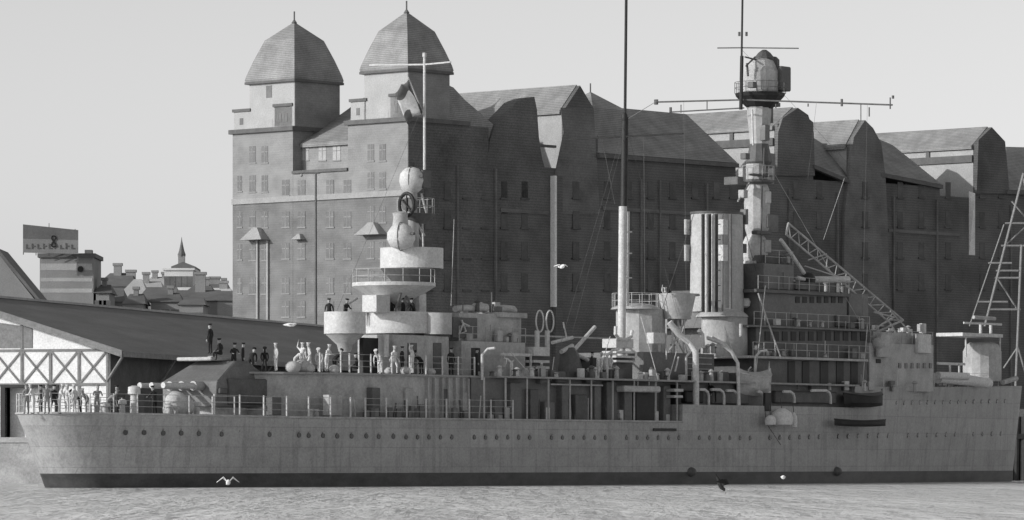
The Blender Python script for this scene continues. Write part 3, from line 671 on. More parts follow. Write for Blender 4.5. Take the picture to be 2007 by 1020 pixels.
# stanchions and guard wires along the quarterdeck
def stanchion(p, h=1.15, r=0.05):
    o = MB().tube([p, p+Vector((0, 0, h))], r, 6).build('stanchion', 'white_and_lit_paint', ship)
sx = [420, 470, 517, 562, 605, 648, 687, 716, 757, 797, 835, 875, 920, 962, 1005]
rail = []
for px in sx:
    t_ = 5.0
    for _ in range(6): t_ = half(ss(px, t_))-0.12
    s_ = ss(px, t_); p = Vector((s_, -t_, ztop(s_))); stanchion(p, 1.25, 0.06); rail.append(p)
wr = MB()
for hgt in (1.2, 0.8, 0.4): wr.tube([p+Vector((0, 0, hgt)) for p in rail], 0.018, 4)
wr.build('guard_wire', 'ship_paint', ship)
# stern rail
rail = []
for s_ in (13, 11, 9, 7, 5, 3.4, 2, 1, 0.3): rail.append(Vector((s_, -half(s_)*0.97, ztop(s_))))
rail += [Vector((p.x, -p.y, p.z)) for p in reversed(rail)]
for p in rail: stanchion(p, 1.15, 0.045)
wr = MB()
for hgt in (1.13, 0.75, 0.4): wr.tube([p+Vector((0, 0, hgt)) for p in rail], 0.02, 4)
wr.build('guard_wire', 'ship_paint', ship)
rail = []
for px in (627, 668, 685, 727, 768, 803, 835, 867, 898, 930):
    s_ = ss(px, 4.75); p = Vector((s_, -4.75, ZD)); stanchion(p, 1.2, 0.06); rail.append(p)
wr = MB()
for hgt in (1.15, 0.75, 0.4): wr.tube([p+Vector((0, 0, hgt)) for p in rail], 0.018, 4)
wr.build('guard_wire', 'ship_paint', ship)
rail = []
for i in range(11):
    s_ = 86+i*2.3; p = Vector((s_, -half(s_)+0.15, ztop(s_))); stanchion(p, 1.05, 0.035); rail.append(p)
wr = MB()
for hgt in (1.0, 0.5): wr.tube([p+Vector((0, 0, hgt)) for p in rail], 0.015, 4)
wr.build('guard_wire', 'ship_paint', ship)

# --- aft turret
def turret(px, zb0, zt0, hw, ln, aft=True, tilt=0.0, barrel=3.8, gz_=None):
    s_ = ss(px); sg = -1 if aft else 1
    MB().lathe([(hw*0.85, zb0), (hw*0.85, zb0+0.7)], (s_, 0), 24).build('barbette', 'ship_paint', ship, smooth=True)
    z0_ = zb0+0.6
    prof = [(sg*ln*0.52, z0_), (-sg*ln*0.48, z0_), (-sg*ln*0.5, z0_+(zt0-z0_)*0.62), (-sg*ln*0.22, zt0), (sg*ln*0.02, zt0), (sg*ln*0.50, z0_+(zt0-z0_)*0.55)]
    k_ = len(prof); vs = []
    for sd_ in (-1, 1):
        for (x, z) in prof:
            f_ = 1.0 if z < zt0-0.1 else 0.72
            if z == z0_: f_ = 0.95
            vs.append((s_+x, sd_*hw*f_, z))
    fs = [tuple(range(k_)), tuple(range(2*k_-1, k_-1, -1))]+[(i, (i+1) % k_, k_+(i+1) % k_, k_+i) for i in range(k_)]
    t_ = MB().add(vs, fs).build('turret', 'mid_paint', ship, bevel=0.06)
    gz_ = gz_ or z0_+(zt0-z0_)*0.45
    for b7 in (-0.95, 0, 0.95):
        x0 = s_+sg*ln*0.42; x1 = s_+sg*(ln*0.5+barrel)
        MB().tube([(x0, b7, gz_), (x0+sg*1.2, b7, gz_)], 0.30, 12).build('gun_sleeve', 'ship_paint', t_, smooth=True)
        MB().tube([(x0+sg*1.2, b7, gz_), (x1, b7, gz_+tilt)], 0.2, 12, r2=0.15).build('gun_barrel', 'white_and_lit_paint', t_, smooth=True)
        MB().tube([(x1, b7, gz_+tilt), (x1+sg*0.14, b7, gz_+tilt)], 0.185, 10).build('muzzle', 'white_and_lit_paint', t_)
    MB().lathe([(0.5, zt0-0.02), (0.5, zt0+0.22), (0.3, zt0+0.34)], (s_-sg*ln*0.1, hw*0.3), 14).build('hatch_hood', 'ship_paint', t_)
    MB().box(s_-ln*0.30, s_+ln*0.47, -hw-0.08, -hw+0.25, z0_+0.15, z0_+1.75).build('shade_plate', 'ship_dark', t_, bevel=0.08)  # dark plate paints the shade on the turret's starboard side
    MB().box(s_-ln*0.48, s_-ln*0.33, -hw-0.12, -hw+0.25, z0_+0.8, z0_+1.15).build('side_hood', 'ship_dark', t_, bevel=0.05)
    MB().box(s_-sg*0.6 if sg > 0 else s_-1.3, s_-sg*0.9, -hw*0.3, hw*0.95, zt0+0.02, zt0+0.24).build('splinter_mat', 'canvas', t_, bevel=0.05)
    return t_
turret(424, 4.3, 7.75, 2.25, 5.0, barrel=3.4)
# cable drums, ventilators, bollards on the quarterdeck
for px, py0, w_, h_ in ((263, 800, .45, 1.7), (240, 803, .3, .9), (385, 806, .35, .8), (205, 804, .4, .7)):
    t_ = min(3.2, half(ss(px, 3))*0.6); s_ = ss(px, t_)
    MB().lathe([(w_*0.6, 4.3), (w_*0.5, 4.3+h_*.7), (w_*0.85, 4.3+h_*0.75), (w_*0.8, 4.3+h_), (w_*0.3, 4.3+h_+.08)], (s_, -t_), 14).build('ventilator', 'white_and_lit_paint', ship, smooth=True)
for s_ in (2.6, 8.2, 20.5, 28, 92, 100):
    b8 = MB()
    for dx in (-0.3, 0.3): b8.lathe([(0.16, ztop(s_)), (0.13, ztop(s_)+0.35), (0.19, ztop(s_)+0.42), (0.17, ztop(s_)+0.5)], (s_+dx, -half(s_)+0.7), 12)
    b8.build('bollard', 'ship_paint', ship, smooth=True)
# canvas covered gear at turret foot
for px, py, t_, r_ in ((345, 780, 2.6, .75), (362, 776, 2.7, .6), (331, 790, 2.6, .4)):
    p = SP(px, py, t_); MB().ball((p.x, p.y, 4.3+r_*0.9), r_, 14, sz=1.1).build('canvas_bundle', 'canvas', ship, smooth=True)
random.seed(21)
for px, y, t_, r_ in ((574, 728, 3.2, .5), (589, 728, 2.9, .62), (604, 728, 3.3, .42), (655, 730, 4.0, .35), (762, 732, 4.2, .3), (795, 733, 4.3, .35), (845, 735, 4.3, .3)):
    p = SP(px, y, t_); MB().ball((p.x, p.y, ZD+r_*.6), r_, 12, sz=.8).build('canvas_bundle', 'canvas', ship, smooth=True)
for i in range(46):      # coiled lines, tools and loose fittings along the walkway and deck edge
    px = random.uniform(690, 1335); t_ = 5.3; s_ = ss(px, t_); h_ = random.uniform(.3, 1.5); m = random.choice(['ship_paint', 'mid_paint', 'ship_dark', 'white_and_lit_paint', 'mid_paint'])
    if random.random() < .5: MB().tube([(s_, -t_, 4.3), (s_+random.uniform(-.3, .3), -t_, 4.3+h_)], random.uniform(.03, .08), 6).build('deck_pipe', m, ship)
    else: MB().box(s_-.2, s_+.25, -t_-.12, -t_+.12, 4.3, 4.3+h_*.6).build('fitting_box', m, ship, bevel=.03)
for i in range(40):
    px = random.uniform(960, 1470); t_ = random.uniform(4.9, 5.7); s_ = ss(px, t_); h_ = random.uniform(.25, .9); m = random.choice(['ship_paint', 'mid_paint', 'ship_dark', 'white_and_lit_paint', 'canvas'])
    k_ = random.random()
    if k_ < .4: MB().lathe([(.18, ZD), (.14, ZD+h_*.7), (.24, ZD+h_*.8), (.05, ZD+h_)], (s_, -t_), 10).build('ventilator', m, ship, smooth=True)
    elif k_ < .7: MB().box(s_-.3, s_+.2, -t_-.15, -t_+.15, ZD, ZD+h_).build('fitting_box', m, ship, bevel=.03)
    else: MB().tube([(s_, -t_, ZD), (s_, -t_, ZD+h_), (s_+.3, -t_, ZD+h_*1.2)], .06, 6).build('deck_pipe', m, ship, smooth=True)
# jack staff at stern
MB().tube([(0.8, 0, 4.4), (0.6, 0, 6.1)], 0.04, 6).build('ensign_staff', 'ship_paint', ship)

# --- after superstructure
def lath(name, px, prof, m='ship_paint', t=0.0, n=32, parent=None, sx=1, sy=1, smooth=True):
    """prof: list of (radius px, py)"""
    k_ = mpp(px, t); s_ = ss(px, t)
    pr = [(max(0.01, r*k_), SP(px, py, t).z) for r, py in prof]
    return MB().lathe(pr, (s_, -t), n, 0, sx, sy).build(name, m, parent or ship, smooth=smooth)
def tub(name, px, rpx, yt, yb, m='white_and_lit_paint', t=0.0, thick=0.05, **kw):
    k_ = mpp(px, t); s_ = ss(px, t); r = rpx*k_; zt__ = SP(px, yt, t).z; zb__ = SP(px, yb, t).z
    pr = [(r, zb__), (r, zt__), (r-thick, zt__), (r-thick, zb__+0.32), (0.05, zb__+0.32)]
    return MB().lathe(pr, (s_, -t), 36).build(name, m, kw.get('parent') or ship, smooth=True)
def pbox(name, xc, xr, yt, yb, t1, t0, m='ship_paint', parent=None, bevel=0.03):
    """box: starboard side at t1 from px xc to xr; goes over to t0"""
    s0 = ss(xc, t1); s1 = ss(xr, t1); z1_ = SP(xc, yt, t1).z; z0_ = SP(xc, yb, t1).z
    return MB().box(s0, s1, -t1, -t0, z0_, z1_).build(name, m, parent or ship, bevel=bevel)
def pline(name, pts, r, m='white_and_lit_paint', parent=None, t=0.0, n=8, smooth=True):
    return MB().tube([SP(*(q if len(q) == 3 else (q[0], q[1], t))) for q in pts], r, n).build(name, m, parent or ship, smooth=smooth)
tub('gun_tub', 676, 41, 612, 655, t=1.5); lath('tub_support', 676, [(12, 690), (16, 676), (38, 656)], 'ship_paint', 1.5)
tub('gun_tub', 782, 74, 613, 655, t=0.0)
tub('gun_tub', 858, 28, 614, 656, 'ship_paint', t=2.6)
lath('control_house', 785, [(48, 742), (48, 655)], 'ship_paint', 0, n=10, smooth=False)
pbox('door', 712, 742, 662, 735, 2.05, 1.7, 'black_paint')
pbox('control_wing', 770, 880, 656, 742, 2.9, 0, 'ship_paint')
pbox('door', 800, 818, 672, 738, 2.96, 2.8, 'ship_dark'); pbox('door', 850, 866, 672, 738, 2.96, 2.8, 'ship_dark')
pline('pillar', [(757, 656, 2.9), (757, 700, 2.9)], 0.17)
# stepped tower above
lath('conning_base', 792, [(26, 612), (26, 575)], 'ship_paint', 0)
lath('flared_platform', 772, [(24, 600), (34, 592), (82, 562), (82, 555), (60, 556)], 'white_and_lit_paint', 0)
lath('tower_cone', 806, [(34, 556), (58, 530), (60, 527)], 'ship_dark', 0)
tub('director_drum', 807, 62, 487, 527, 'white_and_lit_paint')
lath('tower_column', 806, [(15, 555), (15, 440), (12, 430), (12, 372), (18, 366)], 'ship_paint', 0)
lath('dome', 786, [(10, 488), (20, 484), (28, 470), (27, 456), (18, 443), (6, 438)], 'white_and_lit_paint', 0.8)
lath('dome', 807, [(12, 378), (21, 370), (25, 355), (23, 341), (14, 331), (4, 328)], 'white_and_lit_paint', 0)
lath('mid_column', 785, [(16, 443), (14, 425), (16, 418), (8, 415)], 'ship_paint', 0.4)
MB().tube([SP(795, 424, 0.6)+Vector((0.1, -0.74*cos(a)*0.8, 0.74+0.74*sin(a)-0.0)) for a in [2*pi*i/20 for i in range(21)]], 0.12, 8).build('searchlight_ring', 'black_paint', ship, smooth=True)
c0_ = SP(795, 401, 0.6)
MB().tube([c0_+Vector((0.1, 0, -0.7)), c0_+Vector((0.1, 0, 0.7))], 0.06, 6).tube([c0_+Vector((0, -0.5, -.5)), c0_+Vector((0, 0.5, .5))], 0.05, 6).build('searchlight_yoke', 'black_paint', ship)
MB().tube([c0_+Vector((0.15, 0, 0)), c0_+Vector((0.7, 0, 0))], 0.45, 16).build('searchlight', 'ship_dark', ship)
lath('searchlight_platform', 815, [(22, 438), (36, 424), (38, 420), (30, 419)], 'ship_dark', 0)
MB().box(*(lambda a: (a.x-0.4, a.x+0.5, a.y-0.4, a.y+0.4, a.z-0.6, a.z+0.6))(SP(827, 352, 0.4))).build('range_finder_box', 'ship_dark', ship, bevel=0.05)
pline('strut', [(806, 420), (832, 462)], 0.07); pline('strut', [(828, 436), (830, 500)], 0.06); pline('strut', [(802, 425), (825, 470, 0)], 0.05)
pline('strut', [(826, 380), (836, 420)], 0.07)
pline('topmast', [(832, 345), (832, 110)], 0.09); pline('topmast_cap', [(832, 112), (832, 104)], 0.13)
def yard(name, px, py, xl, xr, r, m, t=0.0, dl=0.0, dr=0.0):
    c = SP(px, py, t); k_ = mpp(px, t)
    tl = (px-xl)*k_/N.x; tr = (xr-px)*k_/N.x
    return MB().tube([c+Vector((0, tl, dl)), c, c+Vector((0, -tr, dr))], r, 6).build(name, m, ship)
yard('yard', 832, 127, 722, 884, 0.06, 'white_and_lit_paint', dl=0.2, dr=0.05)
pline('gaff', [(832, 230), (800, 152)], 0.05, 'white_and_lit_paint')
# flag on the gaff
fl = MB(); g0 = SP(801, 156); g1 = SP(826, 218); nx_, nz_ = 9, 7; vs = []
for i in range(nx_+1):
    for j in range(nz_+1):
        a = g0.lerp(g1, j/nz_); w_ = i/nx_
        vs.append(a+Vector((-0.25*w_, 0.95*w_+0.10*sin(6*w_+j*0.6), -0.75*w_-0.12*sin(8*w_+j)-0.1*w_*j/nz_)))
for i in range(nx_):
    for j in range(nz_):
        fl.f.append((i*(nz_+1)+j, (i+1)*(nz_+1)+j, (i+1)*(nz_+1)+j+1, i*(nz_+1)+j+1)); fl.m.append(1 if (j in (0, 1) and i < 9) or i in (0,) or (j > 4 and i > 4) else 0)
vsw = [ship.matrix_world @ Vector(v) for v in vs]
R_ = Matrix.Rotation(ship.rotation_euler.z, 4, 'Z'); T_ = Matrix.Translation(ship.location)
fl.v = [tuple((T_ @ R_) @ Vector(v)) for v in vs]
fo = fl.build('naval_flag', ['cloth_white', 'ship_dark'], None, smooth=True)
sm = fo.modifiers.new('solid', 'SOLIDIFY'); sm.thickness = 0.03
tag(fo, 'limp dark and white flag hanging from the gaff of the after mast', 'flag')
for px, py, t_, rr_ in ((786, 464, .8, .93), (807, 352, 0, .83)):     # seams, sight port and hatch on the two domes
    c = SP(px, py, t_)
    for a0 in (0.4,): MB().tube([c+Vector((rr_*1.0*cos(a)*cos(a0), rr_*1.0*cos(a)*sin(a0), rr_*sin(a))) for a in [2*pi*i/24 for i in range(25)]], .03, 5).build('dome_seam', 'mid_paint', ship)
    MB().tube([c+Vector((-.1, -rr_*1.25, .15)), c+Vector((.1, rr_*1.2, .15))], .1, 8).build('rangefinder_tube', 'ship_dark', ship)
# gun and gear on the lower tub, bridge awning stays
pline('gun_barrel', [(700, 585, 1.0), (676, 600, 1.2)], 0.09, 'ship_paint')
pbox('gun_shield', 738, 765, 578, 612, 1.0, -0.2, 'white_and_lit_paint'); pbox('locker', 822, 836, 575, 612, 1.6, 0.8, 'white_and_lit_paint')
pline('mounting', [(790, 560, 1.5), (775, 610, 1.5)], 0.08, 'ship_dark'); pline('mounting', [(790, 560, 1.5), (805, 610, 1.5)], 0.08, 'ship_dark')
# block amidships aft (885..1020)
pbox('after_block', 900, 1022, 613, 668, 2.6, -1.2, 'ship_paint')
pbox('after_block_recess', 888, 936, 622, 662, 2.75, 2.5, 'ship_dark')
MB().tube([SP(x, y, 2.9) for x, y in ((905, 628), (913, 650), (900, 655), (908, 634), (920, 640))], 0.07, 6).build('hose_reel', 'white_and_lit_paint', ship)
for (x0, x1, y, r) in ((892, 940, 606, .22), (930, 952, 604, .3), (972, 1006, 607, .26), (985, 1010, 609, .18)):
    p0_, p1_ = SP(x0, y, 2.0), SP(x1, y, 2.0)
    MB().tube([p0_, p0_.lerp(p1_, .5)+Vector((0, 0, .06)), p1_], r, 10).build('canvas_roll', 'canvas', ship, smooth=True)
pbox('lower_block', 905, 1030, 668, 745, 3.2, -1.5, 'ship_paint'); pbox('door', 925, 942, 682, 742, 3.26, 3.1, 'black_paint')
pbox('side_locker', 960, 1025, 728, 750, 4.6, 3.6, 'ship_paint'); pbox('roof_slab', 980, 1034, 612, 622, 2.9, -1.3, 'ship_paint')
pbox('frame_bar', 985, 1040, 692, 698, 4.2, 4.0, 'white_and_lit_paint'); pline('frame_post', [(988, 694, 4.1), (984, 735, 4.1)], .09); pline('frame_post', [(1040, 694, 4.1), (1040, 740, 4.1)], .08)
lath('canvas_bundle', 1012, [(4, 754), (18, 750), (20, 738), (8, 728)], 'canvas', 4.2)
# search-light frame / derrick post (1045..1085)
for px in (1058, 1078):
    c = SP(px, 630, 3.2); MB().tube([c+Vector((0.20*cos(a), -0.16*cos(a), 0.72*sin(a))) for a in [2*pi*i/16 for i in range(17)]], 0.055, 6).build('cable_loop', 'white_and_lit_paint', ship)
pbox('winch_post', 1052, 1058, 648, 690, 3.4, 3.2, 'white_and_lit_paint'); pbox('winch_post', 1072, 1078, 648, 690, 3.4, 3.2, 'white_and_lit_paint')
pbox('winch_house', 1046, 1078, 680, 698, 3.6, 2.6, 'white_and_lit_paint')
for y in (706, 718, 732): pbox('platform_step', 1046, 1077, y, y+5, 3.8, 3.0, 'white_and_lit_paint', bevel=0)
pbox('winch_base', 1044, 1080, 698, 750, 3.3, 2.4, 'ship_dark')
lath('canvas_bundle', 1030, [(3, 752), (12, 746), (10, 730), (4, 722)], 'canvas', 4.4)
lath('canvas_cover', 1112, [(36, 750), (32, 730), (22, 692), (14, 682), (4, 680)], 'ship_dark', 3.4, n=8, smooth=False)
pline('gun_barrel', [(1122, 690, 3.6), (1166, 641, 3.6)], 0.13); pline('gun_barrel', [(1112, 668, 3.6), (1104, 632, 3.6)], 0.05)
pline('gun_cradle', [(1082, 672, 3.6), (1122, 662, 3.6)], 0.12); pline('gun_cradle', [(1100, 690, 3.6), (1122, 678, 3.6)], 0.16)
pline('gun_cradle', [(1128, 694, 3.8), (1152, 706, 3.8)], 0.14); 
pbox('dark_opening', 1132, 1170, 700, 750, 3.6, 2.0, 'black_paint')  # black box stands in for the darkness of an opening
pline('post', [(1187, 700, 4.6), (1187, 750, 4.6)], .17); pline('post', [(1172, 705, 4.6), (1172, 750, 4.6)], .05)
pbox('deck_rail_bar', 1080, 1182, 752, 755, 5.6, 5.5, 'ship_paint', bevel=0)
pbox('boat_deck_rail', 1020, 1205, 656, 659, 0.2, 0.1, 'ship_paint', bevel=0)
# --- mainmast
pline('mainmast_lower', [(1218, 700), (1221, 405)], 0.28, 'white_and_lit_paint', t=2.0, n=14); pline('mast_ladder', [(1230, 600, 2.0), (1232, 415, 2.0)], 0.08, 'white_and_lit_paint')
pline('mainmast_upper', [(1223, 408, 2.0), (1225, 230, 2.0)], 0.24, 'black_paint', n=12); pline('mainmast_pole', [(1225, 232, 2.0), (1228, -60, 2.0)], 0.10, 'black_paint')
lath('mast_band', 1224, [(4, 240), (6, 236), (6, 226), (4, 222)], 'black_paint', 2.0, n=12)
yard('yard', 1223, 268, 1112, 1336, 0.055, 'black_paint', 2.0)
for y in (455, 497, 545): pline('mast_bracket', [(1222, y, 2.0), (1238, y, 2.0)], .05, 'white_and_lit_paint')
pline('halyard', [(1262, 270), (1264, 600)], .02, 'ship_dark', t=2.0); pline('halyard', [(1180, 272), (1205, 400)], .02, 'ship_dark', t=2.0)
pline('vent_loop', [(1207, 640, 3.6), (1206, 655, 3.6), (1213, 664, 3.6), (1226, 666, 3.6), (1237, 660, 3.6), (1239, 648, 3.6)], .12)
pbox('mast_foot', 1208, 1242, 664, 682, 3.4, 2.2, 'white_and_lit_paint')
for y in (688, 697, 706): pbox('platform_step', 1208, 1244, y, y+4, 3.8, 2.6, 'white_and_lit_paint', bevel=0)
pbox('mast_base', 1210, 1240, 700, 752, 3.3, 2.4, 'ship_dark')
# after funnel base house
lath('house_cap', 1246, [(50, 607), (47, 603), (30, 597), (8, 594)], 'ship_paint', 0.8, n=24)
lath('after_casing', 1257, [(50, 755), (50, 607)], 'ship_paint', 0.8, n=12, smooth=False)
pbox('ready_locker', 1281, 1304, 652, 674, 4.2, 3.6, 'white_and_lit_paint')
pline('post', [(1306, 626, 4.2), (1306, 705, 4.2)], .05); pline('post', [(1330, 700, 4.8), (1318, 752, 4.8)], .06, 'white_and_lit_paint')
pbox('mid_casing', 1262, 1400, 690, 755, 3.4, -2.5, 'mid_paint')
pbox('canvas_cover', 1225, 1296, 756, 768, 6.1, 5.2, 'canvas', bevel=.08)
for x in (1250, 1272): pline('canvas_stay', [(x, 740, 5.8), (x, 756, 5.8)], .04)
pbox('mat_bundle', 1322, 1340, 762, 768, 6.1, 5.4, 'canvas'); pbox('mat_bundle', 1322, 1339, 775, 780, 6.1, 5.4, 'canvas')
# searchlight tub on legs
lath('searchlight_tub', 1327, [(27, 626), (30, 610), (36, 582), (36, 576), (33, 577), (28, 620), (2, 621)], 'ship_paint', 3.0)
for a, b9 in (((1306, 627), (1345, 700)), ((1345, 627), (1306, 700)), ((1318, 627), (1318, 705)), ((1340, 627), (1340, 705)), ((1328, 628), (1335, 660))):
    pline('tub_leg', [(a[0], a[1], 3.0), (b9[0], b9[1], 3.0)], .07, 'white_and_lit_paint')
# --- funnel
fk = mpp(1405, 1.0); fs_ = ss(1405, 1.0); zf0 = SP(1405, 612, 1.0).z; zf1 = SP(1405, 418, 1.0).z
MB().lathe([(52*fk, zf0), (50*fk, zf1), (47*fk, zf1), (47*fk, zf1-1.5), (0.05, zf1-1.6)], (fs_, -1.0), 40, 0, 1.15, 0.95).build('funnel', 'pale_paint', ship, smooth=True)
MB().lathe([(50.6*fk, zf1-0.12), (51.6*fk, zf1-0.1), (51.6*fk, zf1+0.05), (49*fk, zf1+0.05)], (fs_, -1.0), 40, 0, 1.15, 0.95).build('funnel_rim', 'ship_dark', ship, smooth=True)
for px, m, r in ((1378, 'black_paint', .12), (1385, 'white_and_lit_paint', .10), (1391, 'black_paint', .12), (1397, 'white_and_lit_paint', .11), (1404, 'black_paint', .12), (1416, 'mid_paint', .07), (1432, 'mid_paint', .09)):
    tt = 2.85; pline('steam_pipe', [(px, 612, tt), (px, 420, tt)], r, m)
for y0, y1 in ((430, 460), (480, 512)):
    pbox('funnel_lamp_box', 1345, 1353, y0, y1, -0.2, -0.4, 'ship_paint'); pbox('funnel_lamp_box', 1419, 1427, y0, y1, 3.1, 2.6, 'white_and_lit_paint')
pbox('siren_platform', 1352, 1372, 575, 580, 2.2, 0.6, 'ship_paint')
lath('funnel_skirt', 1415, [(52, 622), (50, 618), (40, 610), (20, 605)], 'ship_paint', 2.0, n=32)
lath('funnel_casing', 1420, [(46, 700), (45, 622)], 'ship_paint', 2.0, n=20)
pline('casing_pipe', [(1452, 635, 4.4), (1452, 660, 4.4)], .12)
# pipes and davits
pline('boom_crutch', [(1312, 632, 4.6), (1330, 655, 5.0), (1352, 672, 5.4), (1363, 690, 5.9), (1364, 740, 6.0), (1364, 795, 6.0)], .22, n=12)
pline('boom_crutch', [(1322, 640, 4.6), (1345, 672, 5.0), (1352, 690, 5.4)], .13)
pline('boat_davit', [(1385, 662, 4.8), (1412, 672, 5.2), (1434, 690, 5.6), (1446, 712, 6.0), (1448, 795, 6.1)], .13, n=10)
pline('boat_davit', [(1395, 660, 4.8), (1424, 676, 5.2), (1442, 700, 5.6)], .07, n=8)
for (x0, x1, y0, y1) in ((1370, 1389, 764, 794), (1394, 1419, 764, 794), (1424, 1446, 766, 796), (1484, 1497, 768, 800), (1535, 1557, 768, 790), (1590, 1628, 766, 792)):
    pline('deck_hook', [(x0, y0, 5.9), (x1-8, y0, 5.9), (x1-2, y0+5, 5.9), (x1, y0+12, 5.9), (x1, y1, 5.9)], .10, n=8)
pline('head_cowl', [(1370, 648, 4.8), (1376, 656, 4.8), (1378, 682, 4.8)], .16)
for y in (700, 712, 722, 735): pbox('ladder_rung', 1350, 1395, y, y+2, 3.6, 3.5, 'ship_paint', bevel=0)
# --- tubular foremast
fm = 1.0
def seg(name, px, prof, m='ship_paint', **k): return lath(name, px, prof, m, fm, n=11, smooth=False, **k)
seg('mast_foot_drum', 1474, [(22, 612), (22, 600), (18, 588)], 'ship_paint')
seg('mast_collar', 1474, [(16, 592), (16, 566)], 'black_paint')
seg('mast_tube', 1475, [(22, 568), (25, 560), (25, 528), (21, 512)], 'white_and_lit_paint')
seg('mast_tube', 1480, [(21, 514), (25, 505), (26, 480), (20, 466), (14, 458)], 'white_and_lit_paint')
seg('mast_tube', 1484, [(22, 460), (24, 448), (26, 400), (24, 372), (20, 362)], 'pale_paint')
seg('mast_platform', 1484, [(22, 362), (34, 358), (34, 354), (20, 352)], 'ship_dark')
seg('mast_tube', 1482, [(20, 354), (20, 322)], 'pale_paint'); seg('mast_tube', 1488, [(22, 324), (26, 318), (20, 290), (18, 282)], 'ship_dark')
seg('mast_tube', 1488, [(18, 284), (20, 260), (24, 225), (24, 205)], 'pale_paint')
seg('mast_top_platform', 1490, [(24, 214), (34, 205), (48, 190), (50, 184), (44, 182)], 'black_paint')
zd = SP(1496, 186, fm).z; kk = mpp(1496, fm)
seg('director_house', 1492, [(32, 184), (34, 178), (34, 140), (24, 120), (14, 116)], 'pale_paint')
seg('director_hood', 1508, [(20, 136), (20, 118), (14, 112)], 'ship_dark')
s_ = ss(1500, fm); MB().box(s_-0.1, s_+1.2, -fm-1.45, -fm+0.5, SP(1520, 182, fm).z, SP(1520, 134, fm).z).build('director_box', 'ship_dark', ship, bevel=.08)
seg('director_cap', 1498, [(18, 124), (20, 114), (12, 104), (4, 98)], 'ship_dark')
pline('lamp_bracket', [(1460, 112, fm), (1500, 122, fm)], .06, 'ship_dark'); pline('lamp_bracket', [(1462, 130, fm), (1480, 112, fm)], .06, 'ship_dark'); pline('lamp_bracket', [(1464, 124, fm), (1466, 150, fm)], .08, 'ship_dark')
pline('fore_topmast', [(1452, 215, fm), (1456, -50, fm)], .075, 'black_paint'); pline('fore_topmast', [(1452, 215, fm), (1454, 110, fm)], .13, 'black_paint')
yard('yard', 1455, 94, 1408, 1560, .045, 'ship_dark', fm, dl=0.1, dr=-0.3); 
yard('yard', 1458, 196, 1290, 1732, .06, 'ship_dark', fm, dl=0.2, dr=-0.95)
yard('yard', 1458, 212, 1316, 1458, .05, 'ship_dark', fm)
for px, py in ((1449, 68), (1463, 68)): pline('signal_lamp', [(px, py-5, fm), (px, py+3, fm)], .09, 'ship_dark')
kx_ = mpp(1458, fm)
cY = SP(1458, 196, fm)
for dpx, a, b10, r in ((-168, -5, 5, .16), (-140, 12, 22, .1), (-120, 8, 24, .04), (-70, 5, 20, .04), (182, -8, 6, .09), (270, -14, 8, .05), (275, -18, -12, .09), (232, 6, 24, .05), (60, 6, 14, .05), (120, 3, 9, .05)):
    q0 = cY+Vector((0, -dpx*kx_/N.x, 0.2 if dpx < 0 else -0.95*dpx/275)); MB().tube([q0+Vector((0, 0, -b10*kx_)), q0+Vector((0, 0, -a*kx_))], r, 6).build('aerial_fitting', 'ship_dark', ship)
for dx in (-12, 14): pline('mast_strut', [(1484+dx, 354, fm), (1470+dx*2, 395, fm+.5)], .06, 'ship_paint')
pbox('mast_lamp', 1503, 1512, 375, 398, 2.0, 1.6, 'white_and_lit_paint'); pbox('mast_lamp', 1456, 1462, 330, 356, 1.6, 1.2, 'ship_paint')
pline('mast_pipe', [(1476, 285, 1.9), (1474, 215, 1.9)], .07, 'white_and_lit_paint')
pbox('mast_side_house', 1500, 1512, 470, 495, 2.0, 1.0, 'ship_paint')
for px in (1461, 1482): lath('mast_foot_lamp', px, [(3, 604), (9, 600), (10, 592), (7, 585)], 'white_and_lit_paint', 2.4, n=12)
# --- bridge
pbox('bridge_wing', 1497, 1556, 516, 566, 3.4, 0.5, 'mid_paint'); pbox('bridge_upper', 1490, 1660, 572, 640, 3.4, -3.4, 'mid_paint')
pbox('bridge_roof', 1484, 1668, 566, 573, 3.8, -3.6, 'ship_dark', bevel=.02); pbox('bridge_middle', 1482, 1700, 640, 700, 4.0, -4, 'ship_dark')
pbox('bridge_deck', 1474, 1706, 637, 641, 4.4, -4.4, 'mid_paint', bevel=.02)
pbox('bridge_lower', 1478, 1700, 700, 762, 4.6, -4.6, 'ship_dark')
pbox('boat_deck', 1470, 1702, 697, 702, 5.2, -4.8, 'ship_paint', bevel=.02)
for px in (1545, 1573, 1640, 1668): pbox('door', px, px+14, 708, 758, 4.66, 4.5, 'black_paint')
pbox('door', 1608, 1624, 708, 758, 4.66, 4.5, 'black_paint')
for px in range(1500, 1690, 17): pbox('bridge_window', px, px+10, 650, 668, 4.05, 3.9, 'black_paint', bevel=0)
for px in range(1560, 1650, 14): pbox('bridge_window', px, px+8, 582, 594, 3.45, 3.3, 'black_paint', bevel=0)
pline('boat_boom', [(1486, 575, 4.2), (1508, 640, 5.0), (1530, 700, 5.6)], .06, 'ship_paint')
